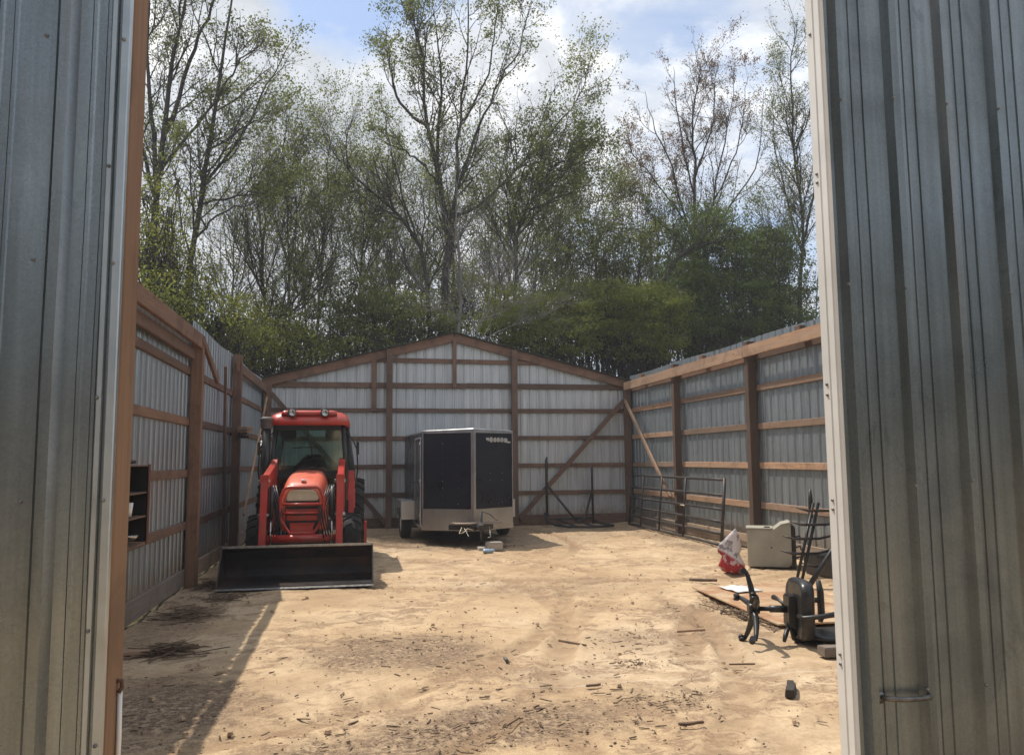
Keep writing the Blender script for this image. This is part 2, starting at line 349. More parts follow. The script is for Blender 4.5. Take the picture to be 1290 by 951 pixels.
# ------------------------------------------------------------------ ground
def build_ground():
    xs = list(np.arange(-2.6, 7.2, .045)); ys = list(np.arange(3.2, 19.6, .052))
    ex = [-400, -200, -100, -60, -40, -25, -15, -9, -6, -4, -3.2]; fx = [7.6, 8.5, 10, 13, 18, 26, 40, 60, 100, 200, 400]
    ey = [-400, -200, -100, -50, -25, -12, -6, -3, -1, .5, 1.8, 2.6]; fy = [20.2, 21.5, 23.5, 27, 32, 40, 60, 100, 200, 400]
    xs = ex+xs+fx; ys = ey+ys+fy; nx, ny = len(xs), len(ys); vs = []; TK = []
    ARCS = [(-5.2, 9.0, 7.3, .13), (-5.2, 9.0, 8.6, .13), (-4.0, 10.5, 6.5, .12), (9.5, 4.0, 7.2, .14), (9.5, 4.0, 8.3, .14), (10.5, 5.0, 7.6, .12), (4.6, 18.2, 8.9, .14), (4.2, 17.6, 7.4, .14), (3.0, 19.5, 9.4, .12), (-2.5, 16.0, 6.6, .12)]
    for y in ys:
        for x in xs:
            z = 0.0; tkv = 0.0
            if -3 < x < 7.3 and 2.8 < y < 20:
                p = Vector((x, y, 0))
                z = .028*noise.noise(p*.8)+.016*noise.noise(p*2.6)+.012*noise.noise(p*7)+.005*noise.noise(p*17)
                tk = 0.0
                for cx, cy, R, wd in ARCS:
                    e = (math.hypot(x-cx, y-cy)-R+.05*noise.noise(p*1.3))/wd
                    if abs(e) < 1.25:
                        gate = max(0, min(1, .75+1.6*noise.noise(p*.45+Vector((R, 0, 0))))); a = math.atan2(y-cy, x-cx)
                        lug = math.sin(a*R/.045+abs(e)*2.5); b_ = max(0, 1-abs(e)**4); z += gate*(-.020*b_+.007*b_*lug+(.013 if .95 < abs(e) < 1.25 else 0)); tk = max(tk, gate*b_*(.75+.25*lug))
                tkv = tk
                z += .03*max(0, 1-abs(x+2.0)/.5)*(.5+noise.noise(p*3))+.03*max(0, 1-abs(y-19.0)/.5)+.03*max(0, 1-abs(x-6.5)/.5)
            vs.append((x, y, z-.01)); TK.append(tkv)
    fs = [(j*nx+i, j*nx+i+1, (j+1)*nx+i+1, (j+1)*nx+i) for j in range(ny-1) for i in range(nx-1)]
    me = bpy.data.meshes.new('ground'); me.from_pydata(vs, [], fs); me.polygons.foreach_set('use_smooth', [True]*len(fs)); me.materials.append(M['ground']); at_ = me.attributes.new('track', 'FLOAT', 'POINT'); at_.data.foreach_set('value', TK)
    o = bpy.data.objects.new('ground', me); COL.objects.link(o); o['kind'] = 'structure'
build_ground()

# ------------------------------------------------------------------ shed walls
GZ = (2.74, 2.09, 1.43, .775)
PR_R = [(-.5, 0), (-.15, 0), (-.06, 1), (.07, 1), (.12, 0), (.22, 0), (.235, .16), (.27, .16), (.285, 0), (.42, 0), (.435, .2), (.475, .2), (.49, 0)]
PR_L = [(-.5, 0), (-.12, 0), (-.06, 1), (.05, 1), (.13, 0), (.26, 0), (.275, .14), (.31, .14), (.33, 0), (.42, 0), (.435, .14), (.47, .14), (.485, 0)]
def ribs(u0, u1, pitch=.229, phase=0, depth=.019, sign=1, P=None):
    """profile of ribbed sheet: list of (u, offset)"""
    P = P or [(-.5, 0), (-.15, 0), (-.085, 1), (.085, 1), (.15, 0), (.27, 0), (.30, .22), (.36, .22), (.39, 0)]
    out = []; k = math.floor((u0-phase)/pitch)-1
    while phase+k*pitch < u1+pitch:
        for t, h in P:
            u = phase+(k+t+.5)*pitch
            if u0 < u < u1: out.append((u, h*depth*sign))
        k += 1
    return [(u0, out[0][1])]+out+[(u1, out[-1][1])]
def cladding(u0, u1, z0, ztop, place, nz=2, **k):
    pr = ribs(u0, u1, **k); b = MB(); vs = []
    for u, h in pr:
        zt = ztop(u)
        for i in range(nz+1): vs.append(place(u, h, z0+(zt-z0)*i/nz))
    m = nz+1
    b.add(vs, [(a*m+i, (a+1)*m+i, (a+1)*m+i+1, a*m+i+1) for a in range(len(pr)-1) for i in range(nz)]); return b
def bx(parent, name, m, *c, bevel=.004, warp=None): return MB().box(*c).build(name, m, parent, bevel=bevel)

# back wall ---------------------------------------------------------
PK, EZ = 4.60, 3.47      # peak and eave heights
XA, XB, XP = -2.12, 6.64, 2.24
def rake(x): return PK-(PK-EZ)*abs(x-XP)/((XP-XA) if x < XP else (XB-XP))
bw = thing('back_wall', 'gabled back wall of galvanised sheets on brown posts and girts, trailer and tractor in front', 'wall', (2.2, 19, 0))
cladding(XA, XB, .05, lambda x: rake(x)-.01, lambda u, h, z: (u, 19.07+h, z), phase=.05).build('cladding', 'back_metal', bw)
for x, zt in ((.71, rake(.71)-.04), (3.68, rake(3.68)-.04)):
    bx(bw, 'post', 'wood_z', x-.07, x+.07, 18.87, 19.01, -.02, zt)
for x0, x1 in ((XA+.04, XA+.18), (XB-.20, XB-.06)): bx(bw, 'corner_post', 'wood_z', x0, x1, 18.87, 19.01, -.02, 3.30)
for z in (3.33,)+GZ:
    for x0, x1 in ((XA+.02, XP+(.3 if z > 3 else -.4)), (XP+(.302 if z > 3 else -.398), XB-.02)):
        dz = random.uniform(-.008, .008); hh = .062 if z > 3 else .048
        MB().beam((x0, 19.035, z+dz), (x1, 19.035, z+random.uniform(-.008, .008)), hh*2, .04).build('girt', 'wood_x', bw, bevel=.004)
MB().beam((.15, 19.035, 3.93), (4.35, 19.035, 3.90), .10, .04).build('girt', 'wood_x', bw, bevel=.004)
for x0, x1 in ((XA+.02, 2.6), (2.603, XB-.02)): bx(bw, 'skirt_board', 'wood_x', x0, x1, 19.015, 19.054, .0, .25)
for xs, xe in ((XA-.05, XP), (XB+.05, XP)):
    za, zb = rake(max(XA, min(XB, xs))), PK
    MB().beam((xs, 18.99, za-.115), (xe, 18.99, zb-.115), .20, .045).build('rafter', 'wood_x', bw, bevel=.005)
bx(bw, 'king_stud', 'wood_z', XP-.045, XP+.045, 18.92, 18.965, 3.27, PK-.16)
bx(bw, 'stud', 'wood_z', .30, .41, 18.95, 18.985, 2.72, rake(.36)-.10)
MB().beam((-1.95, 18.93, 3.12), (.62, 18.93, .16), .10, .04).build('brace', 'wood_x', bw, bevel=.004)
MB().beam((3.78, 18.93, .18), (6.42, 18.93, 2.98), .11, .04).build('brace', 'wood_x', bw, bevel=.004)
for sgn in (-1, 1):     # ribbed green edge of what is left of the roof
    b = MB(); xe = XA-.15 if sgn < 0 else XB+.15; n = 60
    for i in range(n):
        t0, t1 = i/n, (i+1)/n; xa, xb = XP+(xe-XP)*t0, XP+(xe-XP)*t1
        za, zb = PK-(PK-EZ)*t0*1.02, PK-(PK-EZ)*t1*1.02; h = .018 if i % 3 == 0 else .004
        b.add([(xa, 18.90, za+h), (xb, 18.90, zb+h), (xb, 19.14, zb+h), (xa, 19.14, za+h), (xa, 18.90, za-.006), (xb, 18.90, zb-.006), (xb, 19.14, zb-.006), (xa, 19.14, za-.006)],
              [(0, 1, 2, 3), (7, 6, 5, 4), (0, 4, 5, 1), (1, 5, 6, 2), (2, 6, 7, 3), (3, 7, 4, 0)])
    b.build('roof_edge', 'roofgreen', bw)

# right wall ----------------------------------------------------------
rw = thing('side_wall', 'right side wall of grey sheets with sunlit pale girts and a top beam, gate leaning on it', 'wall', (6.55, 11, 0))
def rtop(y): return 3.60+.012*math.sin(y*1.7)
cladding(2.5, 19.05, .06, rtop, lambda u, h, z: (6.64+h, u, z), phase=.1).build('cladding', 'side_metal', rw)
for y in (5.9, 9.25, 12.58, 15.85): MB().box(6.45, 6.59, y-.07, y+.07, -.03, 3.52).build('post', 'wood_z', rw, bevel=.006)
for y in (4.2, 7.6, 10.95, 14.45, 17.85): bx(rw, 'top_block', 'wood_z', 6.465, 6.56, y-.075, y+.075, 3.36, 3.53)
for z in GZ+(.14,):
    ends = [2.5, 5.9, 9.25, 12.58, 15.85, 18.86]
    for a, c in zip(ends[:-1], ends[1:]):
        d0, d1 = random.uniform(-.012, .012), random.uniform(-.012, .012); w = .105 if z > .3 else .22
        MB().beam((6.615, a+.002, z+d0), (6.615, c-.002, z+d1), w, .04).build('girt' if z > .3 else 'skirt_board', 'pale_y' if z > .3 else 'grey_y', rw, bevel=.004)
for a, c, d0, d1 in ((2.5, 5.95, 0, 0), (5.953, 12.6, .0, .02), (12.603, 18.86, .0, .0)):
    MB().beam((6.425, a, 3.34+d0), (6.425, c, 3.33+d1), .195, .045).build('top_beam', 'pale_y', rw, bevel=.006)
    MB().beam((6.615, a, 3.30), (6.615, c, 3.30), .19, .04).build('top_girt', 'wood_y', rw, bevel=.006)
MB().beam((6.39, 18.75, 2.98), (6.40, 16.0, .75), .085, .04, (0, 1, 0)).build('brace', 'pale_z', rw, bevel=.004)

# left wall ------------------------------------------------------------
lw = thing('side_wall', 'left side wall of shaded sheets with a broken top board, behind the tractor', 'wall', (-2.1, 11, 0))
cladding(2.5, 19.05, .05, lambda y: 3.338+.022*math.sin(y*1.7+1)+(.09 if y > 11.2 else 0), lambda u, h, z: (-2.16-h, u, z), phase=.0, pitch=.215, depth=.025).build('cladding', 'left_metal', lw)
for y, zt in ((3.9, 3.1), (7.35, 3.1), (11.0, 3.16), (14.55, 3.42)): MB().box(-2.13, -1.99, y-.07, y+.07, -.03, zt).build('post', 'wood_z', lw, bevel=.006)
for z in GZ+(.13,):
    ends = [2.5, 3.9, 7.35, 11.0, 14.5, 18.86]
    for a, c in zip(ends[:-1], ends[1:]):
        d0, d1 = random.uniform(-.015, .015), random.uniform(-.015, .015); w = .10 if z > .3 else .21
        if a == 11.0 and z < .3: d1 -= .03
        MB().beam((-2.148, a+.002, z+d0), (-2.148, c-.002, z+d1), w, .036).build('girt' if z > .3 else 'skirt_board', 'grey_y' if z < .3 else 'wood_y', lw, bevel=.004)
MB().beam((-2.02, 2.5, 3.13), (-2.02, 11.12, 3.125), .185, .05).build('top_plate', 'wood_y', lw, bevel=.006)
MB().beam((-2.10, 2.5, 2.95), (-2.10, 10.9, 2.95), .14, .045).build('top_girt', 'wood_y', lw, bevel=.006)
MB().beam((-2.0, 10.95, 3.16), (-1.97, 11.98, 2.71), .10, .045, (0, .4, 1)).build('broken_board', 'wood_y', lw, bevel=.005)
MB().beam((-2.045, 14.4, 3.20), (-2.045, 18.86, 3.20), .17, .045).build('top_plate', 'wood_y', lw, bevel=.006)
MB().beam((-2.04, 13.1, 3.05), (-2.09, 13.65, .25), .07, .04, (0, 1, 0)).build('leaning_stud', 'wood_z', lw, bevel=.004)
MB().beam((-1.96, 18.2, 2.95), (-1.93, 14.75, .65), .06, .03, (0, 1, 0)).build('brace', 'pale_z', lw, bevel=.004)

# ------------------------------------------------------------------ gate leaves in the front
def door_screws(parent, cols, rows, y):
    for x in cols:
        for z in rows:
            b = MB().lathe([(.0, -.005), (.003, -.005), (.0035, -.003), (.0035, -.0015), (.0056, -.0015), (.0056, 0), (0, 0)], (x+random.uniform(-.006, .006), y, z+random.uniform(-.012, .012)), 'y', 10)
            b.build('screw', 'screw', parent)
ld = thing('sliding_door', 'grey ribbed metal door leaf with brown wooden edge at left of the opening', 'door', (-1.4, 2.4, 0))
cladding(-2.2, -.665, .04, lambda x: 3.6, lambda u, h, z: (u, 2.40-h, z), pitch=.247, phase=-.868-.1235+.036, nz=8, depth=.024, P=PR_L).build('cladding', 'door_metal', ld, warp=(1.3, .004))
MB().box(-.712, -.694, 2.388, 2.402, .04, 3.6).build('edge_trim', 'bright_trim', ld, bevel=.003)
MB().box(-.682, -.657, 2.374, 2.40, .04, 3.6).build('edge_trim', 'bright_trim', ld, bevel=.003)
MB().box(-.71, -.655, 2.404, 2.55, .03, 3.6).build('jamb_board', 'orange_z', ld, bevel=.004)
for z in (2.78, 2.12, 1.47, .81, .2): bx(ld, 'girt', 'wood_x', -2.2, -.713, 2.42, 2.46, z-.05, z+.05)
door_screws(ld, (-.885, -1.13), (2.78, 2.12, 1.47, .81), 2.400)
door_screws(ld, (-.675,), (2.78, 2.12, 1.47, .81), 2.373)
door_screws(ld, (-.703,), (2.40, 1.75, 1.12), 2.387)
MB().tube([(-.648, 2.50, .93), (-.646, 2.50, .80), (-.648, 2.50, .66)], .007, 8).build('pull_rod', 'white_item', ld)
MB().tube([(-.655, 2.49, .955), (-.645, 2.50, .955), (-.643, 2.50, .935), (-.648, 2.49, .925)], .006, 8).build('hasp', 'rust', ld)

rd = thing('sliding_door', 'grey ribbed metal door leaf with white edge and pull handle at right of the opening', 'door', (2.4, 2.4, 0))
cladding(1.551, 3.7, .04, lambda x: 3.6, lambda u, h, z: (u, 2.40-h, z), pitch=.206, phase=1.614-.103, nz=8, depth=.024, P=PR_R).build('cladding', 'door_metal_right', rd, warp=(1.3, .004))
MB().box(1.530, 1.549, 2.362, 2.399, .03, 3.6).build('edge_trim', 'white_trim', rd, bevel=.004)
MB().box(1.530, 1.575, 2.401, 2.447, .03, 3.6).build('edge_board', 'white_trim', rd, bevel=.004)
for z in (2.78, 2.12, 1.47, .81, .2): bx(rd, 'girt', 'wood_x', 1.578, 3.7, 2.42, 2.46, z-.05, z+.05)
door_screws(rd, (1.602, 1.806, 2.014, 2.221, 2.43), (2.78, 2.12, 1.467, .81), 2.374)
door_screws(rd, (1.81,), (1.13,), 2.374)
for z in (3.02, 2.52, 2.49, 1.80, 1.765, 1.42, 1.39, .93, .90): MB().lathe([(0, -.004), (.004, -.004), (.006, -.001), (.006, 0)], (1.529, 2.42, z), 'x', 10).build('screw', 'screw', rd)
h = MB().tube([(1.645, 2.388, .80), (1.66, 2.362, .80), (1.70, 2.350, .799), (1.76, 2.350, .798), (1.80, 2.362, .797), (1.815, 2.388, .797)], .0085, 10).build('handle', 'edge', rd)
for x in (1.64, 1.82): MB().lathe([(0, -.008), (.018, -.008), (.02, -.003), (.02, 0), (0, 0)], (x, 2.392, .798), 'y', 14).build('washer', 'edge', h)

# ------------------------------------------------------------------ shelf box on the left wall
sh = thing('wall_shelf', 'small brown three tier shelf box hung on the left wall behind the door edge', 'shelf', (-2.0, 7.72, .85))
b = MB(); x0, x1, y0, y1, z0, z1 = -2.11, -1.87, 7.1, 7.86, .86, 1.53
for c in ((x0, x1, y0, y0+.022, z0, z1), (x0, x1, y1-.022, y1, z0, z1)): bx(sh, 'side_panel', 'shelf_dark', *c)
for z in (z0-.02, z0+.22, z0+.43, z1): bx(sh, 'shelf_board', 'wood_y', x0, x1+.003, y0+.024, y1-.024, z, z+.014)
for ya in (y0-.02, y1-.035): bx(sh, 'face_strip', 'shelf', x1+.005, x1+.02, ya, ya+.055, z0-.02, z1+.02)
bx(sh, 'back_panel', 'shelf_dark', x0-.012, x0-.002, y0, y1, z0, z1)
bowl = MB().lathe([(0, .005), (.05, .006), (.075, .03), (.09, .055), (.088, .056), (.07, .03), (.045, .012), (0, .012)], (-1.96, 7.62, .882), 'z', 22).build('metal_bowl', 'chrome')
tag(bowl, 'small silver bowl on the lowest tier of the wall shelf', 'bowl')
cup = MB().lathe([(0, 0), (.032, 0), (.045, .12), (.042, .12), (.03, .006), (0, .006)], (-1.94, 7.5, 1.102), 'z', 18).build('white_cup', 'white_item')
tag(cup, 'white cup on the middle tier of the wall shelf', 'cup')
bt = MB().tube([(-1.95, 7.4, 1.565), (-1.93, 7.62, 1.572), (-1.97, 7.8, 1.568)], [.012, .016, .006], 8).build('hand_tool', 'iron'); tag(bt, 'dark hand tool lying on top of the wall shelf', 'tool')
vb = MB().box(-2.12, -2.0, 7.12, 7.24, -.02, .80).build('short_post', 'wood_z', None, bevel=.006); tag(vb, 'short brown post below the wall shelf beside the door edge', 'post')
# plank bracket on second left post
pb = thing('plank_shelf', 'small stack of pale board ends nailed on the left wall post beside the tractor', 'shelf', (-1.93, 14.5, 2.0))
for i, (dz, w) in enumerate(((0, .34), (.035, .42), (.07, .30))): MB().beam((-1.99+.06, 14.4-w/3, 2.08+dz), (-1.86, 14.4+w/2, 2.085+dz), .16, .028, (1, 0, 0)).build('board', 'pale_y', pb, bevel=.003)
MB().lathe([(0, 0), (.07, 0), (.075, .05), (.05, .09), (0, .09)], (-1.9, 14.38, 1.97), 'z', 14).build('pulley', 'iron', pb)

# ------------------------------------------------------------------ tractor
TX = -.735
tr = thing('tractor', 'red compact cab tractor with a front loader parked along the left wall', 'tractor', (TX, 12.8, 0))
def tx(p): return (TX+p[0], p[1], p[2])
# bucket
bk = MB(); ZS = .80; prof_o = [(a, c*ZS) for a, c in [(10.46, .035), (10.95, .03), (11.09, .09), (11.16, .22), (11.14, .38), (11.04, .52), (10.90, .605)]]
prof_i = [(a, c*ZS) for a, c in [(10.88, .592), (11.02, .51), (11.115, .375), (11.135, .225), (11.07, .115), (10.94, .062), (10.46, .058)]]
bk.prism(prof_o+prof_i, -1.665, .195, 'yz'); bucket = bk.build('loader_bucket', 'steel_dark', tr, bevel=.003)
for x0, x1 in ((-1.68, -1.663), (.193, .21)):
    MB().prism([(a, c*ZS) for a, c in [(10.44, .02), (10.96, .02), (11.11, .08), (11.18, .22), (11.16, .39), (11.05, .54), (10.88, .62), (10.82, .60)]], x0, x1, 'yz').build('side_plate', 'steel_dark', bucket, bevel=.003)
MB().beam((-1.675, 10.875, .606*ZS), (.205, 10.875, .606*ZS), .03, .03).build('top_lip', 'worn', bucket, bevel=.006)
MB().prism([(10.40, .018), (10.56, .018), (10.56, .034), (10.42, .034)], -1.68, .21, 'yz').build('cutting_edge', 'edge', bucket)
for x in (TX-.5, TX+.5): MB().prism([(11.185, .10), (11.42, .16), (11.42, .40), (11.185, .38)], x-.05, x+.05, 'yz').build('bucket_bracket', 'red', bucket, bevel=.004)
# loader arms
for s in (-1, 1):
    u = TX+s*.5
    b = MB(); b.prism([(11.18, .30), (11.30, .26), (11.50, 1.19), (12.70, 1.42), (12.78, 1.50), (12.70, 1.56), (11.50, 1.37), (11.36, 1.30)], u-.044, u+.044, 'yz')
    arm = b.build('loader_arm', 'red', tr, bevel=.006)
    MB().box(u-.056, u+.056, 11.36, 11.52, 1.26, 1.385).build('knee_plate', 'red', arm, bevel=.006)
    for yy, zz in ((11.4, 1.3), (11.3, .42), (11.36, .85)): MB().tube([(u-.075, yy, zz), (u+.075, yy, zz)], .022, 10).build('pin', 'worn', arm)
    b = MB().prism([(12.35, .55), (12.75, .55), (12.80, 1.50), (12.70, 1.60), (12.55, 1.48)], u-.045, u+.045, 'yz'); b.build('loader_tower', 'red', tr, bevel=.005)
    w = TX+s*.40
    cy = MB().tube([(w+s*.0, 11.42, 1.22), (w, 11.35, .80)], .030, 12).build('hydraulic_cylinder', 'black', arm)
    MB().tube([(w, 11.35, .80), (w, 11.28, .46)], .014, 10).build('cylinder_rod', 'chrome', arm)
    MB().tube([(w, 12.5, .62), (w, 11.9, .98), (w, 11.55, 1.2)], .028, 10).build('lift_cylinder', 'black', arm)
MB().tube([tx((-.46, 11.36, .53)), tx((.46, 11.36, .53))], .055, 16).build('cross_tube', 'red', tr)
for s, k in ((-1, 0), (-1, 1), (-1, 2), (1, 0), (1, 1), (1, 2), (1, 3)):
    u = TX+s*(.37-.03*k); j = .03*k
    MB().tube([(u+s*.05, 11.45+j, 1.24), (u, 11.40, 1.12-j), (u-s*.05, 11.36, .92), (u-s*.02, 11.34-j, .74), (u+s*.03, 11.33, .56-j)], .009, 7).build('hose', 'black', tr)
if 1: # bright hose loop on the right
    MB().tube([tx((.33, 11.45, .98)), tx((.25, 11.4, .93)), tx((.26, 11.38, .78)), tx((.32, 11.36, .62))], .008, 7).build('hose', 'grey_plastic', tr)
# hood
def hood_ring(y, hw, zt, zb, n=9):
    pts = []
    for i in range(n*2+1):
        a = PI*i/(n*2); c, s_ = math.cos(a), math.sin(a)
        x = hw*(abs(c)**.42)*(1 if c > 0 else -1); z = zb+(zt-zb)*(1-(1-s_)**2.4 if 0 else s_**.42)
        pts.append((TX+x, y, z))
    return pts
rings = [hood_ring(11.50, .235, 1.215, .66), hood_ring(11.53, .27, 1.25, .64), hood_ring(11.62, .295, 1.29, .62), hood_ring(11.9, .31, 1.35, .62), hood_ring(12.4, .315, 1.415, .62), hood_ring(12.80, .305, 1.44, .66)]
hd = MB().loft(rings, caps=True, smooth=True).build('hood', 'hood', tr)
MB().loft([hood_ring(11.47, .215, 1.16, .64), hood_ring(11.499, .232, 1.19, .63)], smooth=False).build('grille', 'black', tr)
# headlamp lens
hl = [(-.205, 1.03), (.205, 1.03), (.215, 1.07), (.175, 1.16), (.13, 1.178), (-.13, 1.178), (-.175, 1.16), (-.215, 1.07)]
hlo = MB().prism([(TX+x, z) for x, z in hl], 11.445, 11.468, 'xz').build('headlight', 'lens', tr, bevel=.008)
for z, w, h_ in ((.985, .215, .024), (.895, .215, .024), (.80, .20, .035), (.71, .16, .025)):
    MB().prism([(TX-w, z-h_), (TX+w, z-h_), (TX+w+.005, z+h_), (TX-w-.005, z+h_)], 11.43, 11.468, 'xz').build('grille_bar', 'red', tr, bevel=.006)
g = [(-.19, 1.215), (.19, 1.215), (.235, 1.19), (.285, 1.06), (.285, .80), (.16, .60), (-.16, .60), (-.285, .80), (-.285, 1.06), (-.235, 1.19)]
gd = MB().tube([tx((x, 11.37, z)) for x, z in g], .022, 10, closed=True).build('grille_guard', 'red', tr)
for z in (.99, .87): MB().tube([tx((-.285, 11.37, z)), tx((.285, 11.37, z))], .013, 8).build('guard_bar', 'red', gd)
MB().box(TX-.15, TX+.15, 11.365, 11.375, .62, .70).build('guard_plate', 'red', gd, bevel=.002)
MB().box(TX-.17, TX+.17, 11.38, 12.0, .48, .60).build('front_frame', 'black', tr, bevel=.01)
em = MB().lathe([(0, .010), (.034, .009), (.040, 0), (.038, -.012), (0, -.012)], (TX+.0, 11.60, 1.308), 'z', 16); em.build('emblem', 'white_item', tr)
MB().box(TX-.22, TX+.22, 11.55, 14.3, .45, .78).build('chassis', 'black', tr, bevel=.02)
MB().box(TX-.27, TX+.27, 11.56, 12.7, .66, .92).build('engine', 'black', tr, bevel=.02)
MB().tube([tx((-.6, 12.25, .40)), tx((.6, 12.25, .40))], .07, 12).build('front_axle', 'black', tr)
# wheels
def wheel(name, u, y, R, w, lugs, rimr):
    grp = bpy.data.objects.new(name, None); COL.objects.link(grp); grp.parent = tr
    po = ORG['tractor']; grp.location = (0, 0, 0)
    cx = TX+u; h = w/2
    prof = [(rimr, -h*.8), (R*.80, -h*1.0), (R*.93, -h*.95), (R*.95, -h*.6), (R*.955, 0), (R*.95, h*.6), (R*.93, h*.95), (R*.80, h), (rimr, h*.8)]
    t = MB().lathe(prof+[(rimr*.98, 0)], (cx, y, R), 'x', 40, closed=True)
    for k in range(lugs):
        for s in (-1, 1):
            a0 = 2*PI*(k+(.5 if s > 0 else 0))/lugs; vs = []
            for j, (xx, da) in enumerate(((0.0*h, .0), (s*h*.55, .10), (s*h*1.02, .24))):
                for r in (R*.93, R*1.0 if j < 2 else R*.965):
                    for dd in (-.035, .035):
                        a = a0+da+dd*(1 if j < 2 else 1.4); vs.append((cx+xx, y+r*math.cos(a), R+r*math.sin(a)))
            t.add(vs, [(2, 3, 7, 6), (6, 7, 11, 10), (0, 2, 6, 4), (4, 6, 10, 8), (1, 5, 7, 3), (5, 9, 11, 7), (8, 10, 11, 9), (0, 1, 3, 2)])
    t.build('tyre', 'rubber', grp)
    MB().lathe([(0, -.05), (rimr*.35, -.06), (rimr*.45, -.02), (rimr*.85, 0), (rimr*.98, -h*.75), (rimr*1.02, -h*.8), (rimr*1.02, h*.8), (rimr*.98, h*.75), (rimr*.85, .02), (rimr*.45, 0), (rimr*.35, .06), (0, .05)], (cx, y, R), 'x', 28).build('rim', 'rim', grp)
for u in (-.66, .66): wheel('front_wheel', u, 12.25, .405, .27, 16, .21)
for u in (-.66, .66): wheel('rear_wheel', u, 14.05, .64, .38, 20, .34)
for s in (-1, 1):
    pts = []
    ring = [(14.05+.73*math.cos(a), .64+.73*math.sin(a)) for a in [PI*(.02+.09*i) for i in range(11)]]
    inn = [(14.05+.70*math.cos(a), .64+.70*math.sin(a)) for a in [PI*(.02+.09*i) for i in range(11)]]
    x0, x1 = sorted((TX+s*.50, TX+s*.70)); MB().prism(ring+inn[::-1], x0, x1, 'yz').build('fender', 'red', tr)
    x0, x1 = sorted((TX+s*.56, TX+s*.68)); MB().prism([(13.05, .62), (13.38, .58), (13.42, 1.42), (13.2, 1.38)], x0, x1, 'yz').build('fender_panel', 'red', tr, bevel=.01)
MB().box(TX+.50, TX+.54, 12.86, 12.87, 1.33, 1.47).build('marker_plate', 'lens', tr, bevel=.004)
# cab
cabp = {'fl': [(-.53, 12.90, .85), (-.56, 12.86, 1.42), (-.50, 12.82, 2.14)], 'ml': [(-.66, 13.65, .95), (-.66, 13.65, 1.42), (-.56, 13.60, 2.14)], 'rl': [(-.58, 14.45, 1.0), (-.60, 14.45, 1.42), (-.52, 14.35, 2.14)]}
for k, p in cabp.items():
    for s in (1, -1): MB().tube([tx((s*-x, y, z)) for x, y, z in p], .032 if k != 'fl' else .036, 8).build('cab_pillar', 'black', tr)
def quadp(name, pts, m='glass'):
    MB().add([tx(p) for p in pts], [tuple(range(len(pts)))]).build(name, m, tr, solid=.006)
quadp('windshield', [(-.53, 12.88, .95), (.53, 12.88, .95), (.555, 12.85, 1.42), (.49, 12.81, 2.13), (-.49, 12.81, 2.13), (-.555, 12.85, 1.42)])
quadp('rear_window', [(-.56, 14.45, 1.3), (.56, 14.45, 1.3), (.50, 14.35, 2.12), (-.50, 14.35, 2.12)])
for s in (-1, 1):
    quadp('side_window', [(s*.55, 12.9, 1.0), (s*.655, 13.62, 1.0), (s*.655, 13.62, 1.42), (s*.555, 13.58, 2.12), (s*.505, 12.86, 2.12), (s*.56, 12.88, 1.42)])
    quadp('quarter_window', [(s*.655, 13.68, 1.1), (s*.60, 14.42, 1.1), (s*.52, 14.33, 2.12), (s*.555, 13.64, 2.12)])
MB().box(TX-.53, TX+.53, 12.84, 12.90, 1.30, 1.44).build('cowl', 'black', tr, bevel=.02)
MB().box(TX-.50, TX+.50, 12.80, 12.86, 2.04, 2.14).build('header_strip', 'black', tr, bevel=.01)
MB().box(TX-.60, TX+.60, 12.9, 14.45, .72, .98).build('cab_floor', 'black', tr, bevel=.02)
MB().box(TX-.56, TX+.56, 14.38, 14.44, .98, 1.35).build('rear_panel', 'black', tr, bevel=.01)
def roof_ring(z, hx, y0, y1, r=.18, n=6):
    pts = []
    for cx, cy, a0 in ((hx-r, y1-r, 0), (-hx+r, y1-r, PI/2), (-hx+r, y0+r, PI), (hx-r, y0+r, 3*PI/2)):
        for i in range(n+1): a = a0+PI/2*i/n; pts.append((TX+cx+r*math.cos(a), cy+r*math.sin(a), z))
    return pts
roof = MB().loft([roof_ring(2.115, .55, 12.72, 14.5), roof_ring(2.125, .605, 12.62, 14.56), roof_ring(2.20, .60, 12.64, 14.56), roof_ring(2.27, .57, 12.70, 14.5), roof_ring(2.325, .48, 12.80, 14.42), roof_ring(2.345, .33, 12.95, 14.3)]).build('cab_roof', 'red', tr)
rr = MB().loft([roof_ring(2.27, .42, 12.66, 13.0, .05), roof_ring(2.335, .40, 12.70, 13.1, .05), roof_ring(2.345, .36, 12.74, 13.1, .04)]).build('roof_visor', 'red', roof)
for u in (-.25, .235):
    wl = MB().lathe([(0, .05), (.05, .045), (.064, 0), (.066, -.03), (.06, -.034), (.054, -.03)], tx((u, 12.63, 2.30)), 'y', 20).build('work_light', 'black', tr)
    MB().lathe([(0, -.018), (.036, -.022), (.056, -.030), (.054, -.02), (0, -.012)], tx((u, 12.63, 2.30)), 'y', 20).build('lamp_glass', 'chrome', wl)
MB().tube([tx((-.02, 12.80, 2.06)), tx((.01, 12.80, 1.85)), tx((.07, 12.835, 1.55))], .009, 6).build('wiper', 'black', tr)
MB().tube([tx((-.30, 13.3, 1.78)), tx((.20, 13.3, 1.80))], .008, 6).build('cab_rail', 'black', tr)
seat = MB().loft([[tx((-.22, 13.9, 1.10)), tx((.22, 13.9, 1.10)), tx((.22, 14.05, 1.10)), tx((-.22, 14.05, 1.10))], [tx((-.24, 13.95, 1.4)), tx((.24, 13.95, 1.4)), tx((.24, 14.1, 1.4)), tx((-.24, 14.1, 1.4))], [tx((-.16, 14.05, 1.68)), tx((.16, 14.05, 1.68)), tx((.16, 14.14, 1.68)), tx((-.16, 14.14, 1.68))]]).build('seat', 'vinyl', tr, bevel=.04)
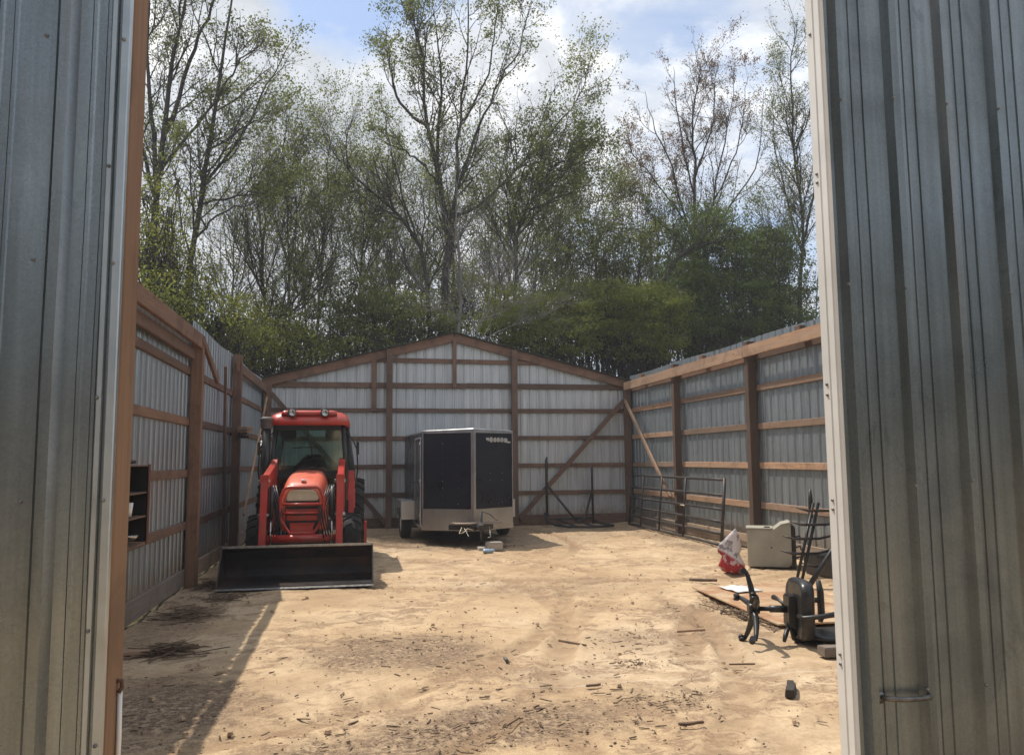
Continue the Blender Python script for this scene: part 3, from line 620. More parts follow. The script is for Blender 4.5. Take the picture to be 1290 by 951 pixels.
MB().box(TX-.24, TX+.24, 13.5, 14.0, .98, 1.14).build('seat_cushion', 'vinyl', tr, bevel=.04)
st = [tx((.18*math.cos(a), 13.22+.10*math.sin(a), 1.50+.13*math.sin(a))) for a in [2*PI*i/24 for i in range(24)]]
MB().tube(st, .016, 8, closed=True).build('steering_wheel', 'black', tr)
MB().tube([tx((0, 13.22, 1.5)), tx((0, 12.98, 1.2))], .05, 10).build('steering_column', 'black', tr)
MB().loft([[tx((x, y, z)) for x, y in ((-.25, 12.9), (.25, 12.9), (.25, 13.1), (-.25, 13.1))] for z in (1.2, 1.45)]+[[tx((x, y, 1.56)) for x, y in ((-.16, 12.95), (.16, 12.95), (.16, 13.08), (-.16, 13.08))]]).build('dashboard', 'black', tr, bevel=.02)
for u, z in ((-.36, 1.92), (.34, 1.90)): MB().box(TX+u-.12, TX+u+.12, 13.3, 13.5, z, z+.2).build('headliner_box', 'grey_plastic', tr, bevel=.03)
# air intake stack
ex = MB().tube([tx((-.625, 12.72, .95)), tx((-.625, 12.72, 2.10))], .060, 16).build('intake_stack', 'black', tr)
MB().lathe([(0, 2.06), (.085, 2.06), (.092, 2.08), (.092, 2.18), (.105, 2.185), (.105, 2.22), (.06, 2.24), (0, 2.24)], tx((-.625, 12.72, 0)), 'z', 20).build('intake_cap', 'grey_plastic', ex)
# mirrors
for s in (-1, 1):
    ma = MB().tube([tx((s*.52, 12.84, 2.02)), tx((s*.66, 12.75, 1.90)), tx((s*.72, 12.72, 1.75)), tx((s*.74, 12.72, 1.45)), tx((s*.70, 12.74, 1.15))], .011, 7).build('mirror_arm', 'black', tr)
    MB().box(TX+s*.735-.02, TX+s*.735+.02, 12.70, 12.73, 1.66, 1.86).build('mirror', 'black', ma, bevel=.008)
b = MB().box(-.03, .17, 14.75, 14.9, .12, .5); b.box(-.06, .20, 14.7, 14.78, .06, .13); b.build('rear_implement_box', 'red', tr, bevel=.01)
MB().box(TX-.7, TX+.9, 14.8, 15.3, .12, .22).build('rear_mower_deck', 'hood', tr, bevel=.03)

# ------------------------------------------------------------------ trailer (rotated a few degrees)
TR = Matrix.Translation((2.07, 15.35, 0)) @ Matrix.Rotation(math.radians(2.8), 4, 'Z')
tl = thing('cargo_trailer', 'near black enclosed V nose cargo trailer with tread plate skirt against the back wall', 'trailer', (2.07, 15.35, 0))
tl.rotation_euler = (0, 0, math.radians(2.8)); ORG[tl.name] = (0, 0, 0)     # its parts are laid out round its own origin
hw, ys, nz_ = .875, 0, -.56
def vplan(e=0, yb=3.1): return [(-hw-e, yb+e), (-hw-e, 0-e*.5), (0, nz_-e*1.15), (hw+e, 0-e*.5), (hw+e, yb+e)]
body = MB().prism(vplan(), .30, 2.09, 'xy').build('body', 'navy', tl)
rf = MB().loft([[(x, y, 2.085) for x, y in vplan(.012)], [(x, y, 2.115+(.02 if abs(x) < .1 else 0)) for x, y in vplan(.012)], [(x*.93, y*.97, 2.135+(.02 if abs(x) < .1 else 0)) for x, y in vplan(-.01)]], smooth=False).build('roof', 'alu', tl)
def vface(x0, x1, z0, z1, e=.006, name='x', m='alu', n=1, t=.004, bev=0):
    """plate lying on the V front between plan positions x0..x1"""
    b = MB()
    def yy(x): return nz_+(abs(x)/hw)*(-nz_)
    seg = [x0, x1] if x0*x1 >= 0 else [x0, 0, x1]
    for a, c in zip(seg[:-1], seg[1:]):
        vs = []
        for x in (a, c):
            for zz in (z0, z1):
                for k in (e, e+t): vs.append((x*(1+k*.3), yy(x)-k, zz))
        b.add(vs, [(1, 5, 7, 3), (0, 2, 6, 4), (0, 1, 3, 2), (4, 6, 7, 5), (0, 4, 5, 1), (2, 3, 7, 6)])
    return b.build(name, m, tl)
for s in (-1, 1):
    vface(s*.02, s*hw*.995, .27, .665, .003, 'stone_guard', 'diamond')
    vface(s*hw*.978, s*hw*1.0, .665, 2.08, .004, 'corner_trim', 'alu', t=.01)
    vface(s*.01, s*hw, 2.068, 2.10, .006, 'top_rail', 'alu', t=.012)
vface(-.045, .045, .27, 2.12, .010, 'nose_trim', 'diamond', t=.01)
for s in (-1, 1):
    MB().box(s*hw-.008, s*hw+.008, .0, 3.1, .28, .36).build('bottom_rail', 'alu', tl, bevel=.003)
    for fx in (.30, .60) if s < 0 else (.42, .72):
        for i in range(9):
            z = .76+i*.14+random.uniform(-.01, .01); yv = nz_+fx*(-nz_)
            MB().lathe([(0, -.006), (.004, -.005), (.0065, -.002), (.0065, 0)], (s*fx*hw, yv-.002, z), 'y', 8).build('screw', 'rim' if random.random() < .3 else 'grey_plastic', body)
# emblem: a silver slanted badge with bars
eb = vface(.30, .76, 1.915, 1.965, .008, 'emblem', 'alu', t=.006)
for i, (a, c, z0, z1) in enumerate(((.27, .34, 1.935, 1.98), (.36, .41, 1.895, 1.99), (.44, .49, 1.90, 1.985), (.52, .57, 1.90, 1.985), (.60, .65, 1.90, 1.985), (.68, .74, 1.895, 1.975), (.74, .82, 1.885, 1.915))):
    q = vface(a, c, z0, z1, .012, 'letter', 'rim', t=.006); q.parent = eb
# left side door
dr = MB().box(-hw-.022, -hw-.004, .14, .92, .34, 1.97).build('side_door', 'navy', tl)
for c in ((-hw-.03, -hw-.006, .08, .13, .32, 2.0), (-hw-.03, -hw-.006, .93, .98, .32, 2.0)): bx(dr, 'frame', 'alu', *c)
for c in ((-hw-.03, -hw-.006, .132, .928, .32, .338), (-hw-.03, -hw-.006, .132, .928, 1.972, 2.0)): bx(dr, 'frame', 'alu', *c)
MB().tube([(-hw-.03, .82, 1.15), (-hw-.07, .80, 1.15), (-hw-.08, .72, 1.15), (-hw-.04, .70, 1.15)], .012, 8).build('handle', 'black', dr)
for z in (.5, 1.15, 1.85): MB().tube([(-hw-.03, .11, z-.05), (-hw-.03, .11, z+.05)], .012, 8).build('hinge', 'worn', dr)
for s in (-1, 1):
    x0, x1 = sorted((s*(hw+.005), s*(hw+.29)))
    MB().prism([(1.02, .44), (1.10, .76), (2.02, .76), (2.10, .44), (2.06, .44), (1.98, .735), (1.14, .735), (1.06, .44)], x0, x1, 'yz').build('fender', 'diamond', tl)
    MB().prism([(1.02, .44), (1.10, .76), (2.02, .76), (2.10, .44), (1.92, .44), (1.85, .62), (1.27, .62), (1.20, .44)], x1-.003 if s > 0 else x0, x1 if s > 0 else x0+.003, 'yz').build('fender_skirt', 'diamond', tl)
    bx(tl, 'fender_front', 'diamond', x0, x1, 1.0, 1.012, .40, .76)
    cx = s*(hw+.15); w_ = bpy.data.objects.new('wheel', None); COL.objects.link(w_); w_.parent = tl
    R = .34; MB().lathe([(.20, -.09), (.26, -.105), (.32, -.10), (.34, -.07), (.34, .07), (.32, .10), (.26, .105), (.20, .09), (.19, 0)], (cx, 1.56, R), 'x', 32, closed=True).build('tyre', 'rubber', w_)
    MB().lathe([(0, s*.03), (.05, s*.04), (.07, s*.02), (.15, s*.03), (.195, s*.085), (.205, s*.09), (.205, -.08)], (cx, 1.56, R), 'x', 24).build('rim', 'rim', w_)
MB().tube([(-hw-.05, 1.56, .34), (hw+.05, 1.56, .34)], .035, 10).build('axle', 'black', tl)
# A-frame tongue
for s in (-1, 1): MB().beam((s*.52, -.05, .32), (s*.05, -.98, .36), .09, .05).build('tongue_rail', 'black', tl, bevel=.004)
MB().beam((0, -.2, .34), (0, -1.12, .38), .08, .07).build('tongue_bar', 'black', tl, bevel=.005)
MB().prism([(-1.22, .37), (-1.0, .37), (-.98, .44), (-1.05, .47), (-1.18, .46), (-1.24, .42)], -.05, .05, 'yz').build('coupler', 'iron', tl, bevel=.01)
for i in range(3): MB().beam((-.42+.01*i, -.62-.12*i, .432+.002*i), (.50-.03*i, -.62-.12*i, .430), .10, .022, (0, 1, 0)).build('tongue_board', 'grey_x', tl, bevel=.003)
jk = MB().tube([(0.05, -1.0, .07), (0.05, -1.0, .64)], .026, 12).build('jack', 'iron', tl)
MB().tube([(.05, -1.0, .62), (.05, -1.02, .66), (.20, -1.06, .60), (.30, -1.10, .50), (.33, -1.12, .50)], .008, 7).build('crank', 'iron', jk)
MB().box(0, .10, -1.05, -.95, .055, .07).build('jack_foot', 'iron', jk)
for k, (a, c) in enumerate((((-.25, -1.0, .36), (-.20, -1.05, .22)), ((.2, -1.0, .38), (.14, -1.12, .2)))):
    MB().tube([a, ((a[0]+c[0])/2+.04, a[1]-.05, c[2]), c], .007, 6).build('safety_chain', 'worn', tl)
MB().tube([(-.30, -1.0, .38), (-.36, -1.06, .28), (-.28, -1.08, .30), (-.2, -1.02, .36), (-.1, -1.02, .33)], .008, 6).build('wiring_plug', 'lens', tl)

# blocks and can below the jack
blk = MB().box(2.08, 2.32, 14.02, 14.32, -.01, .05).build('concrete_block', 'concrete', None, bevel=.01, warp=(5, .008)); tag(blk, 'flat concrete block on the ground under the trailer jack', 'block')
blk = MB().box(2.22, 2.50, 14.0, 14.22, .0, .14).build('concrete_block', 'concrete', None, bevel=.012, warp=(5, .008)); tag(blk, 'taller square concrete block right of the trailer jack', 'block')
can = MB().lathe([(0, -.08), (.03, -.08), (.035, -.06), (.036, 0), (.030, .05), (.035, .08), (.02, .11), (.012, .12), (0, .12)], (2.18, 13.72, .03), 'x', 14).build('drink_bottle', 'blue_item', None, warp=(20, .008)); tag(can, 'crushed pale blue bottle lying in front of the concrete blocks', 'bottle')

# ------------------------------------------------------------------ tube rack by the back wall
rk = thing('tube_rack', 'dark bent tube rack with two uprights standing against the back wall', 'rack', (5.0, 18.6, 0))
for x, zt, w in ((4.40, 1.62, .033), (5.52, 1.43, .028)):
    MB().tube([(x, 18.72, .05), (x+.0, 18.74, zt-.08), (x+.02, 18.76, zt), ], [w, w, w*.6], 12).build('upright', 'iron', rk)
MB().tube([(4.44, 18.70, .92), (5.02, 18.35, .12)], .028, 10).build('diagonal', 'iron', rk)
MB().tube([(5.50, 18.70, .80), (4.98+.25, 18.35, .25), (5.15, 18.3, .10)], .026, 10).build('diagonal', 'iron', rk)
base = [(4.36, 18.75, .30), (4.36, 18.55, .14), (4.46, 18.15, .07), (4.7, 17.85, .05), (5.1, 17.72, .045), (5.5, 17.75, .045), (5.75, 17.9, .05), (5.6, 18.3, .07), (5.5, 18.7, .12)]
MB().tube(base, .030, 10).build('base_hoop', 'iron', rk)
for x in (4.75, 5.15): MB().tube([(x-.12, 18.7, .16), (x, 18.25, .10), (x+.12, 17.78, .055)], .024, 10).build('base_bar', 'iron', rk)
MB().tube([(4.4, 18.7, .17), (5.5, 18.7, .17)], .024, 10).build('base_bar', 'iron', rk)

# ------------------------------------------------------------------ farm gate leaning on the right wall
fg = thing('farm_gate', 'rusty dark six rail tube gate leaning on the right wall', 'gate', (6.2, 15.7, 0))
def gp(y, t):   # t 0 bottom .. 1 top
    lean = .10*(1-t); return (6.36-lean-(18.2-y)*.010, y, .06+t*1.12)
gy0, gy1 = 13.25, 18.25
for k, t in enumerate((0, .17, .35, .54, .76, 1.0)): MB().tube([gp(gy0+(gy1-gy0)*i/8, t) for i in range(9)], .025, 8).build('rail', 'iron', fg)
for y in (gy0, gy1): MB().tube([gp(y, -.03), gp(y, 1.03)], .030, 8).build('end_post', 'iron', fg)
for f in (.34, .60, .83):
    y = gy0+(gy1-gy0)*f; MB().tube([tuple(np.array(gp(y, t))+np.array((-.02, 0, 0))) for t in (0, .5, 1)], .021, 8).build('stay', 'iron', fg)
MB().tube([tuple(np.array(gp(gy0+1.7, .53))+np.array((-.045, -.06, 0))), tuple(np.array(gp(gy0+1.7, .53))+np.array((-.045, .14, 0)))], .014, 6).build('latch', 'lens', fg)

# ------------------------------------------------------------------ tan appliance
ap = thing('washing_machine', 'dented tan metal washing machine cabinet standing sideways near the right wall', 'appliance', (5.85, 10.9, 0))
A = Matrix.Translation((5.77, 10.76, 0)) @ Matrix.Rotation(math.radians(-27), 4, 'Z') @ Matrix.Diagonal((1, .9, .96, 1))
def apb(b): b.v = [tuple(A @ Vector(v)) for v in b.v]; return b
apb(MB().prism([(-.30, .02), (.26, .02), (.30, .10), (.30, .63), (.27, .665), (.16, .64), (.06, .565), (-.30, .565)], -.02, .50, 'xz')).build('cabinet', 'tan', ap, bevel=.004)
apb(MB().prism([(.302, .0), (.36, .0), (.36, .60), (.302, .64)], .0, .48, 'xz')).build('back_gasket', 'black', ap, bevel=.01)
apb(MB().prism([(.16, .645), (.28, .675), (.302, .665), (.302, .64), (.27, .655)], -.035, .515, 'xz')).build('console_cap', 'tan', ap, bevel=.003)
apb(MB().box(-.31, .06, -.035, .515, .566, .585)).build('top_lid', 'tan', ap, bevel=.006)
apb(MB().lathe([(0, .012), (.03, .012), (.045, .0), (0, 0)], (-.02, .1, .586), 'z', 14)).build('knob', 'black', ap)
apb(MB().box(-.06, .02, .06, .2, .585, .597)).build('latch_strip', 'black', ap, bevel=.004)
apb(MB().lathe([(0, -.006), (.010, -.006), (.012, -.0)], (.03, -.02, .30), 'y', 12)).build('hole_cap', 'black', ap)
for z in (.45, .30, .15): apb(MB().tube([(.36, .1, z), (.42, .08, z+.02), (.43, .05, z-.03)], .012, 7)).build('pipe_stub', 'black', ap)

# ------------------------------------------------------------------ black rack behind the right door edge
br = thing('metal_rack', 'black leaning metal frame with curved prongs beside the tan washing machine', 'rack', (6.0, 10, 0))
for dx in (0, .075):
    MB().tube([(5.60+dx, 9.75, .0), (6.00+dx, 9.95, .95)], .020, 8).build('post', 'black', br)
MB().tube([(5.98, 10.0, .75), (5.99, 10.0, 1.0), (5.99, 10.0, 1.13)], [.03, .03, .015], 8).build('post_top', 'black', br)
for z, x0 in ((.88, 5.72), (.70, 5.62), (.52, 5.50), (.33, 5.47), (.16, 5.75)):
    MB().tube([(x0, 9.9, z+.02), (x0+.12, 9.82, z-.02), (x0+.5, 9.86, z-.03), (x0+.95, 10.0, z+.02)], [.010, .018, .018, .018], 8).build('prong', 'iron', br)
b = MB().tube([(5.25, 8.9, .03), (5.75, 9.05, .52), (5.9, 9.1, .66)], .032, 10).build('steel_pipe', 'black'); tag(b, 'thick black pipe propped up from the ground behind the fallen chair', 'pipe')
b = MB().box(5.95, 6.35, 9.3, 10.2, .0, .28).build('battery_box', 'black', None, bevel=.03); tag(b, 'low black box at the foot of the right wall behind the black rack', 'box')

# ------------------------------------------------------------------ fallen office chair
OC = thing('office_chair', 'black office chair lying on its back with its star base in the air', 'chair', (3.6, 6.4, 0))
ax = Vector((.97, -.22, -.02)).normalized()          # the chair's own up direction, now level
bk_ = Vector((0, 0, -1)); bk_ = (bk_-ax*bk_.dot(ax)).normalized(); sd = ax.cross(bk_)   # back points down, side
HUB = Vector((3.30, 6.52, .285))
def oc(a, b_, s): return tuple(HUB+ax*a+bk_*b_+sd*s)
hub = MB().tube([oc(-.02, 0, 0), oc(.07, 0, 0)], .045, 14).build('hub', 'black', OC)
for k in range(5):
    ang = math.radians(90+8+72*k); c, s_ = math.cos(ang), math.sin(ang)
    pts = [oc(.02, c*r, s_*r) for r in (.03,)]+[oc(.03-.05*t*t, c*.31*t, s_*.31*t) for t in (.3, .6, .85, 1.0)]
    sp = MB().tube(pts, [.030, .028, .024, .019, .016], 10).build('spoke', 'black', OC)
    pc = Vector(oc(-.045, c*.31, s_*.31)); tang = ax.cross(Vector(oc(0, c, s_))-HUB)
    q = MB()
    for dd in (-.016, .016):
        a0 = pc+tang*(dd-.009); a1 = pc+tang*(dd+.009); q.tube([a0, a1], .026, 14)
    q.build('caster', 'black', sp)
    MB().tube([oc(-.02, c*.31, s_*.31), oc(-.05, c*.31, s_*.31)], .010, 8).build('caster_stem', 'iron', sp)
col_ = MB().tube([oc(.05, 0, 0), oc(.16, 0, 0), oc(.162, 0, 0), oc(.30, 0, 0)], [.020, .020, .030, .030], 14).build('gas_lift', 'black', OC)
b = MB(); b.v = []; bb = MB().box(.30, .36, -.12, .14, -.09, .09); bb.v = [oc(*v) for v in bb.v]; bb.build('tilt_plate', 'black', OC, bevel=.01)
def pad(name, a0, a1, b0, b1, s0, s1, r, m='vinyl', seg=7):
    # rounded slab in chair space; thickness along a
    q = MB(); rings = []
    T = [(0, .80), (.10, .93), (.3, 1.0), (.7, 1.0), (.9, .93), (1, .80)]
    cb, cs = (b0+b1)/2, (s0+s1)/2; hb, hs = (b1-b0)/2, (s1-s0)/2
    for t, k in T:
        ring = []
        for i in range(28):
            an = 2*PI*i/28; c, s_ = math.cos(an), math.sin(an); e = .45
            ring.append(oc(a0+(a1-a0)*t+.01*c*c, cb+hb*(1-(1-k)*.5)*(abs(c)**e)*(1 if c > 0 else -1), cs+hs*(1-(1-k)*.5)*(abs(s_)**e)*(1 if s_ > 0 else -1)))
        rings.append(ring)
    return q.loft(rings).build(name, m, OC)
pad('seat', .36, .47, -.255, .235, -.24, .24, .06)
# back: lies on the ground, starting at the seat's rear edge
def backrest():
    q = MB(); rings = []
    for t in np.linspace(0, 1, 9):
        a = .47+.62*t; w = .20+.05*math.sin(PI*min(1, t*1.1)); th = .055-.02*abs(t-.5)
        ring = []
        for i in range(20):
            an = 2*PI*i/20; c, s_ = math.cos(an), math.sin(an)
            if t in (0, 1): k = .7
            else: k = 1
            ring.append(oc(a, .205-.05*t+.02*math.sin(PI*t)+th*.5*k*(abs(s_)**.6)*(1 if s_ > 0 else -1), w*k*(abs(c)**.5)*(1 if c > 0 else -1)))
        rings.append(ring)
    q.loft(rings).build('backrest', 'vinyl', OC)
backrest()
MB().tube([oc(.33, .1, 0), oc(.36, .24, 0), oc(.42, .285, 0), oc(.60, .27, 0)], .022, 8).build('back_bar', 'black', OC)
for s in (-1, 1):
    arm = MB().tube([oc(.34, .02, s*.20), oc(.36, .02, s*.29), oc(.50, .0, s*.31), oc(.66, -.03, s*.31), oc(.70, .0, s*.31)], [.018, .02, .02, .024, .02], 10).build('armrest_frame', 'black', OC)
    MB().tube([oc(.68, -.20, s*.31), oc(.695, -.10, s*.31), oc(.70, .10, s*.31), oc(.69, .16, s*.31)], [.020, .030, .032, .020], 12).build('arm_pad', 'vinyl', arm)
MB().tube([oc(.31, -.02, .05), oc(.30, -.04, .22), oc(.28, -.05, .30)], [.012, .014, .024], 10).build('lever', 'black', OC)
MB().tube([oc(.32, .10, -.02), oc(.26, .20, -.10), oc(.24, .24, -.13)], [.018, .020, .014], 10).build('lever', 'black', OC)
wb = MB().box(3.62, 3.80, 5.93, 6.05, -.005, .07).build('wood_block', 'grey_x', None, bevel=.006); tag(wb, 'short wood block under the back of the fallen office chair', 'block')

# ------------------------------------------------------------------ feed bag
def bag():
    pts = []; rings = []; cx, cy = 5.07, 10.45; n = 26
    prof = [(0, .10, .07), (.03, .17, .11), (.12, .18, .12), (.20, .15, .10), (.27, .12, .08), (.33, .17, .06), (.42, .17, .035), (.50, .15, .018), (.55, .13, .006)]
    for k, (z, rx, ry) in enumerate(prof):
        ring = []
        for i in range(n):
            a = 2*PI*i/n; j = 1+.16*noise.noise(Vector((math.cos(a)*2, math.sin(a)*2, z*9)))+.10*noise.noise(Vector((math.cos(a)*6, math.sin(a)*6, z*22)))
            x = cx+rx*math.cos(a)*j-.16*z; y = cy+ry*math.sin(a)*j; zz = z*.88+.005+(.10*math.cos(a)*(1 if k > 5 else .2))*1.0*(z/.5)
            ring.append((x, y, zz))
        rings.append(ring)
    b = MB(); b.loft(rings, caps=True, smooth=True)
    m, nt, bs = mat('printed feed bag'); v = coords(nt); sx = nt.nodes.new('ShaderNodeSeparateXYZ'); L(nt, v, sx.inputs[0])
    nn = noise_t(nt, v, 14, 4); zf = math_n(nt, 'ADD', sx.outputs[2], math_n(nt, 'MULTIPLY', math_n(nt, 'SUBTRACT', nn, .5), .06))
    zf = math_n(nt, 'ADD', zf, math_n(nt, 'MULTIPLY', math_n(nt, 'ADD', sx.outputs[0], -5.0), .7))
    red = ramp(nt, zf, [(.20, 1.0), (.24, 0.0)]); c = mix(nt, red, (.66, .60, .58), (.33, .012, .022))
    dk = ramp(nt, noise_t(nt, v, 9, 3, .6), [(.52, 0.0), (.60, .8)]); c = mix(nt, dk, c, mix(nt, red, (.16, .12, .11), (.62, .50, .47)))
    L(nt, c, bs.inputs['Base Color']); bs.inputs['Roughness'].default_value = .4; bump(nt, bs, noise_t(nt, v, 18, 4), .8, .02)
    M['bag'] = m; o = b.build('feed_bag', 'bag'); tag(o, 'crumpled red and white printed feed bag standing on the dirt', 'bag')
bag()

# ------------------------------------------------------------------ plywood and paper
b = MB(); n = 12
vs = [(3.93, 9.2), (5.15, 9.12), (5.02, 6.9), (3.80, 6.98)]
pl = MB().prism(vs, .035, .052, 'xy').build('plywood_sheet', 'ply', None, bevel=.002, warp=(1.2, .02)); tag(pl, 'orange brown plywood sheet lying on the dirt behind the fallen chair', 'plywood')
pp = MB(); g_ = 8; vs = []
for i in range(g_+1):
    for j in range(g_+1):
        u, w = i/g_, j/g_; x = 4.16+.33*u+.05*w; y = 9.02-.42*w+.05*u
        vs.append((x, y, .064+.012*noise.noise(Vector((x*9, y*9, 0)))))
pp.add(vs, [(i*(g_+1)+j, (i+1)*(g_+1)+j, (i+1)*(g_+1)+j+1, i*(g_+1)+j+1) for i in range(g_) for j in range(g_)], True)
tag(pp.build('paper_sheet', 'paper', None, solid=.002), 'white stained paper lying on the far end of the plywood', 'paper')

# ------------------------------------------------------------------ sticks, chunks and bark litter
def litter_mat():
    m, nt, b = mat('bark litter'); g = nt.nodes.new('ShaderNodeNewGeometry'); n = noise_t(nt, coords(nt), 60, 3)
    c = ramp(nt, g.outputs['Random Per Island'], [(0, (.08, .05, .034)), (.35, (.17, .11, .07)), (.7, (.29, .20, .13)), (1, (.46, .34, .22))])
    L(nt, mix(nt, n, c, (.10, .07, .045)), b.inputs['Base Color']); b.inputs['Roughness'].default_value = .95; return m
M['litter'] = litter_mat()
def chunk(b, p, d, ln, w, t, tilt=0.0):
    d = Vector((math.cos(d), math.sin(d), tilt)); p = Vector(p); sdv = Vector((-d.y, d.x, 0)).normalized(); u = d.cross(sdv)
    k = 4; vs = []
    for i in range(k):
        f = i/(k-1); ww = w*(.55+.45*math.sin(PI*min(1, f+.15)))*random.uniform(.8, 1.15); c = p+d*(ln*(f-.5))+sdv*random.uniform(-.12, .12)*w*2
        for a, h_ in ((-1, 0), (1, 0), (.8, 1), (-.8, 1)): vs.append(c+sdv*(a*ww/2)+Vector((0, 0, h_*t)))
    b.add(vs, [(i*4+j, i*4+(j+1) % 4, (i+1)*4+(j+1) % 4, (i+1)*4+j) for i in range(k-1) for j in range(4)]+[(3, 2, 1, 0), (k*4-4, k*4-3, k*4-2, k*4-1)])
def single(name, label, cat, p, d, ln, w, t, m='stick', tilt=0):
    b = MB(); chunk(b, p, d, ln, w, t, tilt); tag(b.build(name, m, None, bevel=min(.004, t*.2)), label, cat)
single('wood_chunk', 'dark split wood chunk lying near the right door edge', 'wood chunk', (2.86, 5.12, .0), math.radians(62), .25, .085, .05, 'bark')
single('stick', 'dark curved stick lying in the middle of the dirt floor', 'stick', (1.81, 6.83, .0), math.radians(-52), .30, .022, .016)
single('stick', 'straight pale stick left of the fallen chair base', 'stick', (2.98, 7.05, .0), math.radians(4), .28, .026, .02, 'pale_x')
b = MB().lathe([(0, -.06), (.014, -.06), (.015, .02), (.008, .045), (.008, .06), (0, .06)], (1.15, 6.37, .016), 'y', 10).build('small_bottle', 'grey_plastic'); tag(b, 'small grey tube lying upright to the view in the middle foreground dirt', 'bottle')
single('bark_piece', 'thick bark piece in the lower right foreground', 'bark', (1.95, 4.65, 0), .1, .16, .03, .016)
single('stick', 'short dark twig right below the star base shadow', 'stick', (2.88, 5.86, 0), -.15, .2, .014, .012)
single('bark_piece', 'reddish bark piece left of the lower right foreground', 'bark', (1.62, 5.55, 0), .2, .11, .03, .014)
single('stick', 'thin twig in the near foreground left of centre', 'stick', (.92, 4.9, 0), .9, .2, .012, .01)
single('wood_chunk', 'short board scrap between the feed bag and the plywood', 'wood chunk', (4.35, 9.85, 0), -.5, .35, .10, .03)
def pile(label, cx, cy, rx, ry, n, hmax=.06, lmax=.3, ang=None, m='litter'):
    b = MB()
    for _ in range(int(n*1.1)):
        a, r = random.uniform(0, 2*PI), min(1.1, abs(random.gauss(0, .6))); p = (cx+rx*r*math.cos(a), cy+ry*r*math.sin(a), random.random()*hmax*max(.05, 1-r)); 
        chunk(b, p, random.uniform(0, PI) if ang is None else random.gauss(ang, .5), random.uniform(.03, lmax*1.2), random.uniform(.004, .018), random.uniform(.003, .008), random.uniform(-.15, .15))
    tag(b.build('bark_pile', m, None), label, 'bark pile')
pile('pile of bark strips against the left wall foot nearest the shelf', -1.72, 8.95, .30, .55, 150, ang=.3)
pile('heap of dry twigs and bark beside the left door edge', -1.50, 7.25, .28, .22, 120, .09, .35, .4)
pile('loose bark strips at the foot of the left wall post beside the bucket', -1.85, 10.9, .18, .75, 130, ang=1.2)
pile('thin bark scatter along the left wall in front of the bucket corner', -1.5, 10.0, .25, .35, 70, .03)
pile('small bark scatter on the plywood edge', 3.75, 7.6, .12, 1.0, 150, .05, .16, 1.5)
pile('bark scraps around the concrete blocks of the trailer', 2.6, 14.5, .6, .5, 60, .03, .2)
single('plank', 'pale plank half buried beside the left door edge', 'plank', (-1.78, 7.22, .01), .1, .62, .10, .03, 'pale_x')
def litter():
    b = MB(); spots = [(.9, 4.9, .8, .5, 260), (0, 4.7, .8, .5, 200), (.3, 6.9, .9, .8, 240), (-1.2, 5.6, .8, 1.0, 200), (2.3, 6.8, .5, .5, 120), (2.0, 5.2, .3, .25, 110), (1.7, 5.7, 1.4, .9, 120), (-1.7, 9, .4, 2.5, 160),
                       (2.1, 6.15, .12, .12, 60), (1.15, 5.9, .8, .6, 60), (3.2, 8.5, .8, 2.0, 100), (5.6, 9.5, .5, 2.0, 110), (3.8, 12, 2.6, 5, 160), (.6, 8.5, 1.4, 2.5, 130), (1.9, 4.5, 1.2, .7, 110), (5.9, 14, .5, 4, 120), (2.5, 17.5, 3.5, 1.2, 160)]
    for cx, cy, rx, ry, n in spots:
        for _ in range(int(n*.95)):
            x, y = random.gauss(cx, rx*.6), random.gauss(cy, ry*.6)
            if not (-2.0 < x < 6.4 and 3 < y < 18.8): continue
            ln = random.choice((.008, .008, .010, .012, .014, .018, .022, .03, .07))*random.uniform(.6, 1.3)
            chunk(b, (x, y, -.004+.02*noise.noise(Vector((x, y, 0))*.8)), random.gauss(.1, .9), ln, min(.014, ln*random.uniform(.2, .8)+.001), random.uniform(.002, .006), random.uniform(-.1, .1))
    o = b.build('wood_litter', 'litter'); o['kind'] = 'stuff'; o['label'] = 'fine bark and wood chip litter scattered over the dirt floor'
    b = MB()
    for _ in range(420):
        x, y = random.uniform(-1.9, 6.2), random.uniform(3.6, 17); r = random.choice((.006, .008, .012, .02))*random.uniform(.6, 1.3)
        q = [Vector((math.cos(a)*r*random.uniform(.7, 1.2), math.sin(a)*r*random.uniform(.7, 1.2), 0)) for a in (0, 1.2, 2.4, 3.7, 5)]
        c = Vector((x, y, -.004)); b.add([c+p for p in q]+[c+p*.6+Vector((0, 0, r*.8)) for p in q], [(i, (i+1) % 5, 5+(i+1) % 5, 5+i) for i in range(5)]+[(5, 6, 7, 8, 9)])
    M['clod'] = plain('dirt clods', (.40, .28, .17), .95, 0, .3, 20, None, .4)
    o = b.build('dirt_clods', 'clod'); o['kind'] = 'stuff'; o['label'] = 'small dirt clods and pebbles on the floor'
litter()

